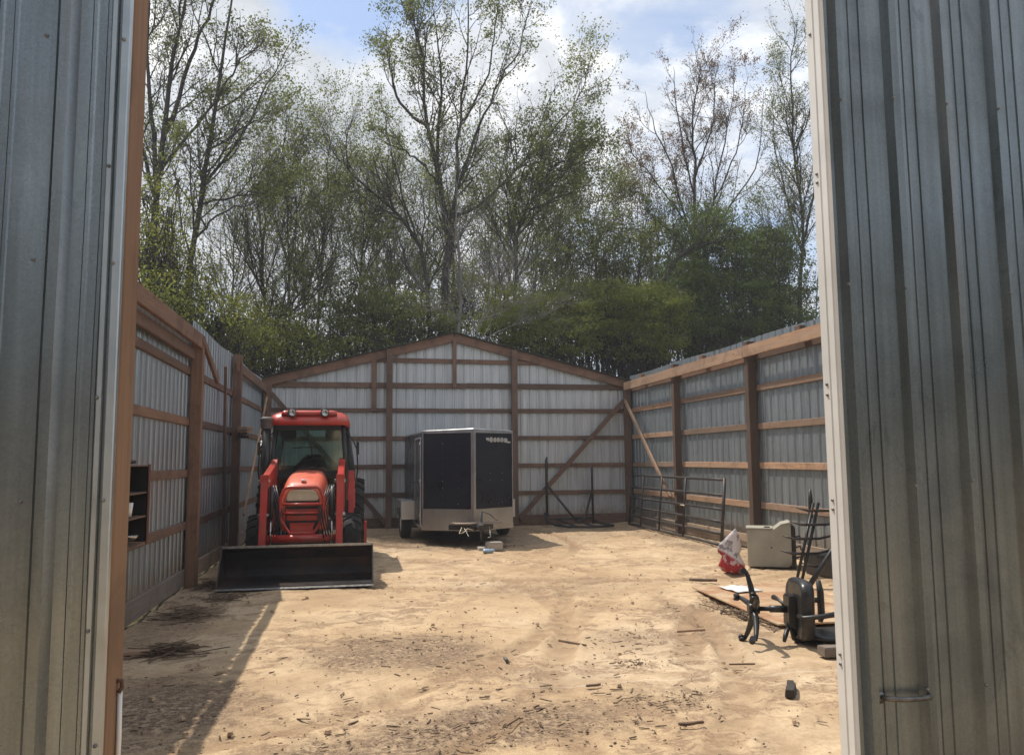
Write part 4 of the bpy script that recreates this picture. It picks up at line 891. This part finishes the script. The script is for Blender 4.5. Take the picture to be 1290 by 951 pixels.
# ------------------------------------------------------------------ trees
def mesh_np(name, V, Fq, m, parent, smooth=False):
    me = bpy.data.meshes.new(name); nv, nf, k = len(V), len(Fq), Fq.shape[1]
    po = np.array(parent_origin(parent)) if parent is not None else np.zeros(3)
    me.vertices.add(nv); me.vertices.foreach_set('co', (V-po).astype(np.float32).ravel())
    me.loops.add(nf*k); me.loops.foreach_set('vertex_index', Fq.astype(np.int32).ravel())
    me.polygons.add(nf); me.polygons.foreach_set('loop_start', np.arange(0, nf*k, k, dtype=np.int32)); me.polygons.foreach_set('loop_total', np.full(nf, k, dtype=np.int32))
    if smooth: me.polygons.foreach_set('use_smooth', np.ones(nf, dtype=bool))
    me.materials.append(M[m]); me.update(calc_edges=True)
    o = bpy.data.objects.new(name, me); COL.objects.link(o)
    if parent is not None: o.parent = parent
    return o
def unit(a): return a/(np.linalg.norm(a, axis=-1, keepdims=True)+1e-9)
class Wood:
    def __init__(s): s.V = []; s.F = []; s.n = 0
    def add(s, P, R, sides):
        """P (N,k,3) centre lines, R (N,k) radii"""
        Nn, k, _ = P.shape
        if not Nn: return
        T = unit(np.gradient(P, axis=1)); ref = unit(RNG.normal(size=(Nn, 1, 3))); a = unit(np.cross(T, ref)); b = np.cross(T, a)
        an = np.arange(sides)*2*PI/sides
        V = P[:, :, None, :]+R[:, :, None, None]*(np.cos(an)[None, None, :, None]*a[:, :, None, :]+np.sin(an)[None, None, :, None]*b[:, :, None, :])
        i = np.arange(k-1)[:, None]; j = np.arange(sides)[None, :]; jn = (j+1) % sides
        f = np.stack([i*sides+j, i*sides+jn, (i+1)*sides+jn, (i+1)*sides+j], -1).reshape(-1, 4)
        F_ = (np.arange(Nn)*k*sides)[:, None, None]+f[None]+s.n
        s.V.append(V.reshape(-1, 3)); s.F.append(F_.reshape(-1, 4)); s.n += Nn*k*sides
    def build(s, name, m, parent): return mesh_np(name, np.concatenate(s.V), np.concatenate(s.F), m, parent, True)
def grow(st, d, ln, k=6, wander=.14, upw=.08):
    P = [st]; d = unit(d); seg = ln[:, None]/(k-1)
    for i in range(k-1):
        d = unit(d+RNG.normal(size=d.shape)*wander+np.array((0, 0, upw))); P.append(P[-1]+d*seg)
    return np.stack(P, 1)
def kids(P, R, ln, per, t0=.25, ang=(.5, 1.0), ratio=(.3, .6), k=6, upw=.08, wander=.14, lenfn=None):
    Nn, kk, _ = P.shape; cnt = RNG.poisson(per, Nn) if np.isscalar(per) else RNG.poisson(per)
    idx = np.repeat(np.arange(Nn), cnt); 
    if not len(idx): return np.zeros((0, k, 3)), np.zeros((0, k)), np.zeros(0)
    t = RNG.uniform(t0, .98, len(idx)); f = t*(kk-1); i0 = np.minimum(f.astype(int), kk-2); w = (f-i0)[:, None]
    st = P[idx, i0]*(1-w)+P[idx, i0+1]*w; tan = unit(P[idx, i0+1]-P[idx, i0])
    r = R[idx, i0]*(1-w[:, 0])+R[idx, i0+1]*w[:, 0]
    pr = unit(np.cross(tan, RNG.normal(size=tan.shape))); a = RNG.uniform(*ang, len(idx))[:, None]
    d = tan*np.cos(a)+pr*np.sin(a); l = ln[idx]*RNG.uniform(*ratio, len(idx))*(1.1-.45*t)
    Q = grow(st, d, l, k, wander, upw); r1 = np.minimum(r*.65, .0035+l*.010)
    return Q, r1[:, None]*np.linspace(1, .35, k)[None], l
def leaves(P, n, size, spread, parent, m, name='crown', flat=.3, aspect=.6):
    """n leaves strung along the given twigs"""
    Nn, k, _ = P.shape; idx = RNG.integers(0, Nn, n); f = RNG.uniform(.15, 1, n)*(k-1); i0 = np.minimum(f.astype(int), k-2); w = (f-i0)[:, None]
    c = P[idx, i0]*(1-w)+P[idx, i0+1]*w+RNG.normal(size=(n, 3))*spread
    return leaf_quads(c, size, parent, m, name, flat, aspect)
def leaf_quads(c, size, parent, m, name='crown', flat=.3, aspect=.6):
    n = len(c); a = unit(RNG.normal(size=(n, 3))); b = unit(np.cross(a, RNG.normal(size=(n, 3))+np.array((0, 0, flat)))); s = size*RNG.uniform(.55, 1.35, (n, 1))
    V = np.stack([c-a*s*.5, c+b*s*.5*aspect, c+a*s*.5, c-b*s*.5*aspect], 1).reshape(-1, 3)
    return mesh_np(name, V, np.arange(n*4).reshape(-1, 4), m, parent)
def smooth_path(pts, k):
    pts = np.array(pts); t = np.linspace(0, len(pts)-1, k); out = []
    for x in t:
        i = min(int(x), len(pts)-2); f = x-i; p0 = pts[max(i-1, 0)]; p1 = pts[i]; p2 = pts[i+1]; p3 = pts[min(i+2, len(pts)-1)]
        out.append(.5*((2*p1)+(-p0+p2)*f+(2*p0-5*p1+4*p2-p3)*f*f+(-p0+3*p1-3*p2+p3)*f**3))
    return np.array(out)
TREES = 'trees growing behind the shed'
def tree(label, Y, limbs, nleaf=8000, lsize=.075, leaf='leaf_spring', per=(9, 7, 6), r0=.16, bark='bark', name='tree', lean=1.2, l1=.34, spread=.09, t0=.3, depth=1.6, cat='tree', tw=5, group=TREES):
    """limbs: lists of (px, py) traced limbs; each is bent out of the plane Y by its own amount; the first is the trunk"""
    base = at(*limbs[0][0], Y); base[2] = 0; root = thing(name, label, cat, tuple(base), group); W = Wood(); K = 16; Ps = []; Ls = []; Rs = []
    for q, lm in enumerate(limbs):
        dep = RNG.uniform(-depth, depth) if q else RNG.uniform(-.3, .3); pts = []
        for i, p in enumerate(lm): pts.append(at(p[0], p[1], Y+dep*(i/(len(lm)-1))**1.5))
        if q == 0: pts = [np.array((pts[0][0], pts[0][1], -.2))]+pts
        if q:      # root every limb on the nearest earlier one
            A_ = np.concatenate(Ps); i_ = np.argmin(((A_-pts[0])[:, (0, 2)]**2).sum(1)); off = A_[i_]-pts[0]
            pts = [p+off*np.array((0, 1, 0)) for p in pts]; pts = ([A_[i_]] if np.linalg.norm(off[[0, 2]]) > .25 else [])+pts
            pts[0] = A_[i_]
        P = smooth_path(pts, K); ln = np.linalg.norm(np.diff(P, axis=0), axis=1).sum()
        P[1:-1] += RNG.normal(size=(K-2, 3))*.03
        rb = .62*(r0 if q == 0 else r0*.5*min(1.2, ln/8+.35))
        if q: rb = max(.018, min(rb, np.concatenate(Rs)[i_]*.95))
        Ps.append(P); Ls.append(ln); Rs.append(np.linspace(1, .10, K)**.9*rb)
    P0 = np.stack(Ps); R0 = np.stack(Rs); L0 = np.array(Ls); W.add(P0, R0, 8)
    tt = np.full(len(L0), per[0]*1.35, float)*np.maximum(L0, 3.5)/6.0
    P1, R1, L1 = kids(P0, R0, np.clip(L0, 5.5, 9), tt, t0, (.35, .95), (l1*.4, l1), 8, .12, .13); W.add(P1, R1, 5)
    P2, R2, L2 = kids(P1, R1, L1, per[1], .15, (.4, .95), (.35, .7), 6, .08, .18); W.add(P2, R2, 4)
    P3, R3, L3 = kids(P2, R2, L2, per[2], .1, (.4, .9), (.4, .8), 4, .08, .2); W.add(P3, R3, 3)
    W.build('trunk', bark, root)
    tw_ = np.concatenate([P3, P2[:, 1:5], P2[:, 2:6]]) if len(P3) else P2
    if nleaf: leaves(tw_, nleaf, lsize, spread, root, leaf)
    return root
def lump_mass(label, lumps, n, lsize, leaf, name='shrub', cat='shrub', spr=.22, stems=14, group='shrubs and vines behind the shed', bark='bark', per=30):
    """lumps: (px, py, Y, rx, rz): foliage clusters hung on real stems"""
    n = int(n*1.05); C = np.array([at(a, b, Y) for a, b, Y, _, _ in lumps]); A = np.array([(rx, (rx+rz)/2, rz) for *_, rx, rz in lumps])
    base = (float(C[:, 0].mean()), float(C[:, 1].mean()), 0); root = thing(name, label, cat, base, group)
    vol = A[:, 0]*A[:, 2]; nk = np.maximum(3, (n/per*vol/vol.sum()).astype(int)); cen = []; W = Wood()
    for c, a, k in zip(C, A, nk):
        d = unit(RNG.normal(size=(k, 3))); r = RNG.uniform(.25, 1, (k, 1))**.55; q = c+d*r*a; q[:, 2] = np.maximum(q[:, 2], .2); cen.append(q)
        ns = max(3, stems//len(lumps)+1); st = np.stack([c[0]+RNG.normal(size=ns)*a[0]*.4, c[1]+RNG.normal(size=ns)*a[1]*.4, np.full(ns, -.1)], 1)
        tgt = q[RNG.integers(0, k, ns)]; f = np.linspace(0, 1, 8)[None, :, None]
        P = st[:, None]*(1-f)+tgt[:, None]*f+RNG.normal(size=(ns, 8, 3))*.10; W.add(P, np.linspace(.05, .012, 8)[None]*np.ones((ns, 1)), 5)
        # branchlets running to the clusters
        m2 = min(k, 160); q2 = q[RNG.integers(0, k, m2)]; i = RNG.integers(0, ns, m2); s2 = P[i, RNG.integers(3, 8, m2)]; f = np.linspace(0, 1, 5)[None, :, None]
        W.add(s2[:, None]*(1-f)+q2[:, None]*f+RNG.normal(size=(m2, 5, 3))*.06, np.linspace(.016, .004, 5)[None]*np.ones((m2, 1)), 3)
    W.build('stems', bark, root); cen = np.concatenate(cen); idx = RNG.integers(0, len(cen), n)
    sz = RNG.uniform(.5, 1.3, (len(cen), 1)); off = RNG.normal(size=(n, 3))*np.array((spr, spr, spr*.42))*.85*sz[idx]
    leaf_quads(cen[idx]+off, lsize, root, leaf, 'foliage', .8); return root

# left group
tree('tall forked tree at far left beside the wooden door edge, its limbs spreading upward', 23, [[(190, 430), (190, 331), (200, 213), (212, 123), (222, 60), (234, -10), (240, -100)], [(198, 230), (188, 120), (186, 20), (180, -90)], [(207, 190), (240, 80), (268, 10), (290, -80)], [(196, 250), (176, 160), (160, 50), (150, -60)], [(200, 215), (240, 170), (280, 120), (310, 90)]], 9000, .07, r0=.20, per=(10, 6, 5))
tree('slender dark trunk tree at left with one long limb reaching right at a bright cloud', 21.5, [[(236, 430), (240, 340), (255, 237), (271, 132), (288, 28), (300, -70)], [(256, 235), (302, 175), (340, 104), (366, 55)], [(262, 250), (300, 245), (335, 240), (362, 232)], [(246, 300), (290, 262), (335, 258)], [(262, 190), (300, 165), (330, 150), (352, 140)], [(275, 120), (305, 70), (340, 60)], [(250, 280), (225, 230), (210, 180)]], 9000, .075, r0=.17, per=(10, 6, 5))
tree('thin upright tree between the left trunks and the leaning one, leaning slightly left', 25, [[(335, 440), (330, 330), (325, 255), (316, 203)], [(328, 300), (350, 240), (362, 215)], [(328, 330), (305, 270), (296, 240)]], 4000, .07, r0=.09, l1=.5)
tree('thin pale green tree with a rounded top left of the leaning tree', 26, [[(363, 440), (363, 330), (361, 236), (376, 190)], [(363, 300), (385, 230), (398, 196)], [(362, 330), (345, 270), (340, 225)]], 7000, .075, r0=.09, l1=.5)
tree('thin green tree standing third from the left of the leaning tree, top at mid height', 27, [[(400, 440), (406, 331), (410, 250), (416, 172)], [(407, 320), (430, 250), (440, 200)], [(406, 340), (390, 270), (395, 225)]], 7000, .075, r0=.09, l1=.5)
tree('crooked low tree with bent dark stems just above the roof line at left centre', 24, [[(318, 470), (330, 430), (352, 400), (396, 352), (440, 330)], [(345, 405), (360, 360), (350, 310)], [(396, 352), (410, 300), (405, 270)]], 5000, .07, r0=.11)
tree('thin twiggy tree immediately left of the leaning tree', 28, [[(450, 440), (455, 340), (460, 260), (470, 180)], [(456, 330), (480, 260), (500, 200)], [(456, 350), (440, 280), (445, 220)]], 6000, .07, r0=.09, l1=.5)
tree('dark leaning tree whose trunk curves up to the left at centre', 23.5, [[(543, 440), (538, 374), (524, 303), (486, 255), (440, 215), (422, 196)], [(524, 303), (505, 240), (490, 180), (480, 140)], [(500, 268), (470, 262), (435, 250)], [(536, 370), (510, 330), (480, 300)]], 3500, .065, r0=.15, per=(10, 7, 5))
# centre
tree('tallest central tree with several upright leaders and a long limb bending right', 24, [[(560, 430), (562, 340), (562, 265), (538, 161), (534, 90), (519, 20)], [(566, 331), (575, 242), (580, 151), (590, 60), (588, -40)], [(575, 252), (600, 170), (626, 111), (651, 65), (668, 5)], [(572, 285), (600, 262), (651, 212), (695, 168), (728, 125), (741, 80)], [(562, 290), (552, 200), (556, 100), (545, 10)], [(540, 170), (505, 130), (490, 80), (484, 30)], [(580, 170), (612, 100), (622, 30), (632, -40)], [(651, 212), (700, 200), (735, 205)], [(562, 240), (530, 200), (500, 185), (470, 170)]], 17000, .08, r0=.22, per=(9, 6, 5), l1=.36)
tree('smooth pale grey trunk right beside the tallest central tree', 22.5, [[(578, 430), (578, 350), (576, 282), (574, 200)], [(578, 330), (600, 290), (612, 250)], [(577, 310), (560, 280), (555, 240)]], 800, .06, r0=.10, bark='bark_pale', per=(4, 4, 3), l1=.4)
tree('bare pale twiggy sapling sprawling over the roof peak', 20.5, [[(598, 440), (615, 395), (650, 372), (700, 345)], [(600, 430), (592, 380), (600, 345)], [(600, 432), (640, 412), (690, 392), (728, 380)], [(604, 432), (570, 395), (540, 372)], [(603, 430), (630, 380), (640, 340)]], 0, .06, r0=.03, bark='bark_pale', per=(12, 6, 4), l1=.4, name='sapling', depth=1)
tree('dark green leafed tree right of the long bending limb', 25, [[(648, 440), (651, 343), (656, 282), (690, 215), (712, 165)], [(656, 290), (640, 230), (635, 190)], [(690, 215), (730, 190), (750, 195)], [(660, 270), (700, 250), (735, 235)]], 15000, .085, 'leaf_mid', r0=.14, l1=.42, per=(10, 7, 5))
tree('slim budding tree just right of the central group', 28, [[(690, 440), (700, 340), (705, 280), (715, 225)], [(702, 320), (730, 270), (740, 230)], [(700, 340), (680, 290), (676, 250)]], 9000, .08, 'leaf_mid', r0=.09, l1=.5)
tree('pale flowering tree with a bushy top between centre and right', 30, [[(752, 440), (752, 343), (748, 290), (760, 225)], [(750, 310), (780, 265), (790, 235)], [(750, 330), (730, 280), (722, 245)], [(756, 260), (776, 240), (800, 250)]], 9000, .08, 'leaf_yellow', r0=.10, l1=.45)
tree('thin tree leaning right behind the vine mound', 31, [[(800, 440), (805, 340), (815, 270), (812, 215)], [(808, 310), (835, 270), (850, 235)], [(806, 320), (790, 260), (785, 225)]], 6000, .08, 'leaf_red', r0=.09, l1=.45)
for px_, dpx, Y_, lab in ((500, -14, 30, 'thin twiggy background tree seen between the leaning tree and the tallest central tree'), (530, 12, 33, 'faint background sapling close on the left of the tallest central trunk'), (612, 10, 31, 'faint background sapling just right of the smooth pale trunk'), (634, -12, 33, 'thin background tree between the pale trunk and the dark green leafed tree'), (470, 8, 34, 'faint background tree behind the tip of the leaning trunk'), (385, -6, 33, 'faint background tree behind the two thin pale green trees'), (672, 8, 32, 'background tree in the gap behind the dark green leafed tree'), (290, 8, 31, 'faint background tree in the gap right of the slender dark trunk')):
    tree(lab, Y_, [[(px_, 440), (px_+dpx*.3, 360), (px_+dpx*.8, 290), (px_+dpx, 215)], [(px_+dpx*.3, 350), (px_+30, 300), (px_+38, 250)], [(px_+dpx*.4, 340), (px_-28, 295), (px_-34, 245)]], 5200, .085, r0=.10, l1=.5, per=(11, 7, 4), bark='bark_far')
# right
tree('broad fan shaped tree with reddish buds at right against the sky', 27, [[(872, 440), (875, 298), (875, 202), (873, 151), (883, 78)], [(876, 325), (893, 280), (908, 202), (920, 140), (925, 90)], [(868, 290), (842, 202), (824, 160), (812, 115)], [(876, 340), (895, 298), (918, 262), (954, 207), (962, 116)], [(874, 250), (858, 180), (850, 120), (848, 85)], [(900, 250), (930, 190), (940, 130), (945, 90)], [(876, 220), (896, 160), (900, 110), (905, 80)], [(866, 285), (835, 240), (800, 200), (790, 170)]], 12000, .062, 'leaf_red', r0=.15, per=(10, 7, 5), l1=.30, spread=.04)
tree('tall narrow tree at far right beside the white door edge', 25, [[(1006, 440), (1011, 303), (1004, 212), (994, 101), (1004, 28)], [(1011, 312), (1028, 227), (1040, 150), (1045, 60)], [(1010, 320), (990, 250), (976, 180), (972, 120)], [(1004, 200), (1024, 120), (1030, 40)], [(1000, 160), (980, 100), (985, 60)]], 8000, .065, r0=.13, per=(10, 7, 5), l1=.3)
tree('dark crooked trunk bending right out of the vine mound', 23.5, [[(800, 450), (832, 358), (863, 318), (896, 306), (930, 300)], [(863, 320), (850, 290), (858, 262)]], 3000, .08, 'leaf_dark', r0=.22, l1=.3)
tree('thin dark sapling in front of the far right tree', 24, [[(985, 440), (982, 360), (975, 300), (962, 250)], [(982, 350), (1000, 300), (1008, 262)]], 3000, .07, r0=.07)

lump_mass('dark vine covered mound behind the right wall, its highest hump', [(905, 330, 24.5, 1.6, 1.5), (960, 330, 25, 1.6, 1.3), (870, 370, 24, 1.4, 1.2), (930, 390, 24, 2.0, 1.2), (900, 290, 25, .9, .9), (990, 390, 24.5, 1.3, 1.2), (890, 420, 23.5, 1.8, .9), (965, 305, 25.5, .9, .7)], 60000, .08, 'leaf_dark', 'vine_mound', 'vines', .25, 30, per=60)
lump_mass('bright green shrub above the right slope of the gable', [(770, 385, 23, 1.3, .8), (820, 395, 22.5, 1.3, .9), (800, 430, 22.3, 1.5, .7), (835, 375, 23, .8, .6), (745, 410, 22.5, 1.0, .7)], 38000, .07, 'leaf_shrub', 'shrub', 'shrub', .22, 24, per=70)
lump_mass('wide green shrub right of the roof peak', [(650, 410, 22.5, 1.2, .6), (690, 395, 23, 1.2, .7), (720, 380, 23.5, 1.2, .8), (700, 430, 22.2, 1.6, .6), (640, 380, 24, .9, .5)], 28000, .07, 'leaf_shrub', 'shrub', 'shrub', .22, 24, per=70)
lump_mass('mid green thicket between the central trees and the vine mound', [(690, 330, 27, 1.4, 1.0), (740, 330, 28, 1.5, 1.2), (790, 330, 28, 1.5, 1.3), (720, 290, 28.5, 1.2, .8), (830, 300, 28, 1.2, 1.0), (850, 345, 27, 1.2, 1.0), (770, 290, 29, 1.0, .8)], 22000, .08, 'leaf_spring', 'thicket', 'shrub', .30, 30, per=55)
lump_mass('olive green thicket left of the roof peak', [(480, 400, 24, 1.5, .9), (440, 375, 25, 1.3, 1.0), (520, 400, 23.5, 1.2, .8), (400, 410, 24, 1.4, .8), (550, 405, 24, 1.1, .7), (450, 430, 23, 2.0, .5), (500, 370, 27, 1.6, 1.0), (600, 380, 27, 1.3, 1.0), (560, 350, 29, 1.5, 1.0)], 30000, .075, 'leaf_spring', 'thicket', 'shrub', .24, 30)
lump_mass('light green brush behind the tractor above the left corner', [(340, 420, 23, 1.2, .8), (300, 430, 21.5, 1.2, .8), (370, 440, 22.5, 1.4, .6), (320, 395, 24, 1.0, .6)], 10000, .075, 'leaf_yellow', 'brush', 'shrub', .24, 20)
lump_mass('yellow green leafy brush over the left wall nearest the door edge', [(195, 330, 19, .9, 1.3), (215, 390, 18, .9, .9), (185, 400, 17, .7, 1.0), (240, 350, 19.5, .8, .9), (265, 400, 18.5, .8, .8), (200, 270, 20, .8, 1.0), (285, 425, 19, .7, .6)], 11000, .07, 'leaf_yellow', 'brush', 'shrub', .26, 26, per=14)

# far wood: reads as one mass
def far_wood():
    W = Wood(); n = 240; x = RNG.uniform(-24, 38, n); y = RNG.uniform(30, 52, n); hgt = RNG.uniform(6, 14, n)
    st = np.stack([x, y, np.full(n, -.2)], 1); d = np.stack([RNG.normal(size=n)*.08, RNG.normal(size=n)*.08, np.ones(n)], 1)
    P = grow(st, d, hgt, 8, .06, .1); R = RNG.uniform(.035, .09, n)[:, None]*np.linspace(1, .25, 8)[None]; W.add(P, R, 5)
    P1, R1, L1 = kids(P, R, hgt, 9, .2, (.4, 1.0), (.15, .4), 6); W.add(P1, R1, 3)
    P2, R2, L2 = kids(P1, R1, L1, 4, .1, (.4, 1.0), (.3, .7), 4); W.add(P2, R2, 3)
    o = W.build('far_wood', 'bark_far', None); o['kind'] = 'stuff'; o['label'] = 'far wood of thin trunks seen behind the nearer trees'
    n2 = 120000; leaves_o = leaves(np.concatenate([P2, P1[:, :4]]), n2, .085, .22, None, 'leaf_spring', 'far_foliage'); leaves_o['kind'] = 'stuff'; leaves_o['label'] = 'hazy foliage of the far wood'
    # low undergrowth belt
    n3 = 130000; k = 1500; cx = RNG.uniform(-24, 36, k); cy = RNG.uniform(27, 42, k); cz = RNG.uniform(.1, 1, k)**1.1*5.6; i = RNG.integers(0, k, n3)
    c = np.stack([cx, cy, cz], 1)[i]+RNG.normal(size=(n3, 3))*np.array((.5, .5, .32)); u = leaf_quads(c, .11, None, 'leaf_spring', 'undergrowth', .5); u['kind'] = 'stuff'; u['label'] = 'undergrowth filling the wood behind the shed'
far_wood()
def reflection_wood_behind():  # unseen foliage added behind the camera, shaped to darken the door reflections
    k = 700; n = 26000; cx = RNG.uniform(-30, 34, k); c = np.stack([cx, RNG.uniform(-24, -13, k), RNG.uniform(0, 1, k)*np.where(np.abs(cx) < 7, 15, 7)], 1); i = RNG.integers(0, k, n)
    k2 = 500; c2 = np.stack([RNG.uniform(-20, -9, k2), RNG.uniform(-16, 1, k2), RNG.uniform(0, 1, k2)*13], 1); c = np.concatenate([c, c2]); i = RNG.integers(0, k+k2, n+18000); n = n+18000
    o = leaf_quads(c[i]+RNG.normal(size=(n, 3))*.8, .45, None, 'leaf_yard', 'wood_across_the_yard', .3); o['kind'] = 'stuff'; o['label'] = 'wood across the yard behind the viewer'
reflection_wood_behind()

def haze():
    b = MB().box(-120, 120, -60, 110, -1.4, 24); m = bpy.data.materials.new('thin spring haze'); m.use_nodes = True; nt = m.node_tree; nt.nodes.clear()
    o_ = nt.nodes.new('ShaderNodeOutputMaterial'); v = nt.nodes.new('ShaderNodeVolumePrincipled'); v.inputs['Density'].default_value = HAZE; v.inputs['Color'].default_value = (.93, .96, 1, 1)
    L(nt, v.outputs[0], o_.inputs['Volume']); M['haze'] = m; o = b.build('haze', 'haze'); o['kind'] = 'stuff'; o['label'] = 'thin pale haze in the air between the trees'
HAZE = .0016
if HAZE: haze()
# ------------------------------------------------------------------ light
SUN = Vector((-.36, .40, 1)).normalized()
sl = bpy.data.lights.new('sun', 'SUN'); sl.energy = 3.7; sl.angle = math.radians(.5); sl.color = (1, .93, .83)
so = bpy.data.objects.new('sun', sl); COL.objects.link(so); so.rotation_euler = SUN.to_track_quat('Z', 'Y').to_euler()
Wd = bpy.data.worlds.new('World'); S.world = Wd; Wd.use_nodes = True; nt = Wd.node_tree; nt.nodes.clear()
out = nt.nodes.new('ShaderNodeOutputWorld'); bg = nt.nodes.new('ShaderNodeBackground'); L(nt, bg.outputs[0], out.inputs[0]); bg.inputs[1].default_value = .135
sk = nt.nodes.new('ShaderNodeTexSky'); sk.sky_type = 'NISHITA'; sk.sun_disc = False; sk.sun_elevation = math.asin(SUN.z); sk.sun_rotation = math.atan2(SUN.x, SUN.y)
tc = nt.nodes.new('ShaderNodeTexCoord'); sx = nt.nodes.new('ShaderNodeSeparateXYZ'); L(nt, tc.outputs['Generated'], sx.inputs[0])
zz = math_n(nt, 'ADD', math_n(nt, 'MAXIMUM', sx.outputs[2], 0.0), .22)
cb = nt.nodes.new('ShaderNodeCombineXYZ'); L(nt, math_n(nt, 'DIVIDE', sx.outputs[0], zz), cb.inputs[0]); L(nt, math_n(nt, 'DIVIDE', sx.outputs[1], zz), cb.inputs[1]); cb.inputs[2].default_value = 3.3
n1 = noise_t(nt, cb.outputs[0], 1.9, 7, .58, .25); n2 = noise_t(nt, cb.outputs[0], 4.2, 5, .6, .5)
mpw = nt.nodes.new('ShaderNodeMapping'); mpw.inputs['Scale'].default_value = (1.1, 3.4, 1); mpw.inputs['Rotation'].default_value = (0, 0, .5); L(nt, cb.outputs[0], mpw.inputs[0])
n3 = noise_t(nt, mpw.outputs[0], 1.4, 6, .6, .6)
def lobe(px, py, width, amp):
    d = at(px, py, 10.0)-np.array((0, 0, CH)); d = d/np.linalg.norm(d)
    vm = nt.nodes.new('ShaderNodeVectorMath'); vm.operation = 'DOT_PRODUCT'; L(nt, tc.outputs['Generated'], vm.inputs[0]); vm.inputs[1].default_value = tuple(d)
    e = math_n(nt, 'MULTIPLY', math_n(nt, 'SUBTRACT', vm.outputs['Value'], 1.0), 1/(width*width)); return math_n(nt, 'MULTIPLY', math_n(nt, 'EXPONENT', e, 0), amp)
dens = n1
for a in ((430, 120, .16, .22), (340, 200, .15, .16), (690, 130, .07, .14), (412, -5, .065, -.28), (520, 0, .05, -.12), (860, 90, .22, -.10), (800, 250, .15, .05)): dens = math_n(nt, 'ADD', dens, lobe(*a))
cl = ramp(nt, dens, [(.46, 0.0), (.57, 1.0)])
shade = ramp(nt, math_n(nt, 'ADD', n2, lobe(380, 260, .13, -.16)), [(.25, (3.6, 3.85, 4.2)), (.47, (5.2, 5.4, 5.7)), (.60, (7.6, 7.6, 7.6))])
veil = ramp(nt, math_n(nt, 'ADD', n3, math_n(nt, 'ADD', lobe(412, 0, .07, -.22), lobe(540, 10, .07, -.2))), [(.25, .12), (.62, .85)])
skyc = mix(nt, 1.0, sk.outputs[0], (1.1, 1.1, 1.1), 'MULTIPLY')
c1 = mix(nt, veil, skyc, (4.5, 4.95, 5.7)); c2 = mix(nt, cl, c1, shade); L(nt, c2, bg.inputs[0])
S.view_settings.view_transform = 'Standard'; S.view_settings.look = 'None'; S.view_settings.exposure = .33; S.view_settings.gamma = 1
S.render.engine = 'CYCLES'
S.render.resolution_x = 1024; S.render.resolution_y = 754
S.cycles.max_bounces = 4; S.cycles.diffuse_bounces = 3; S.cycles.glossy_bounces = 2; S.cycles.transparent_max_bounces = 12
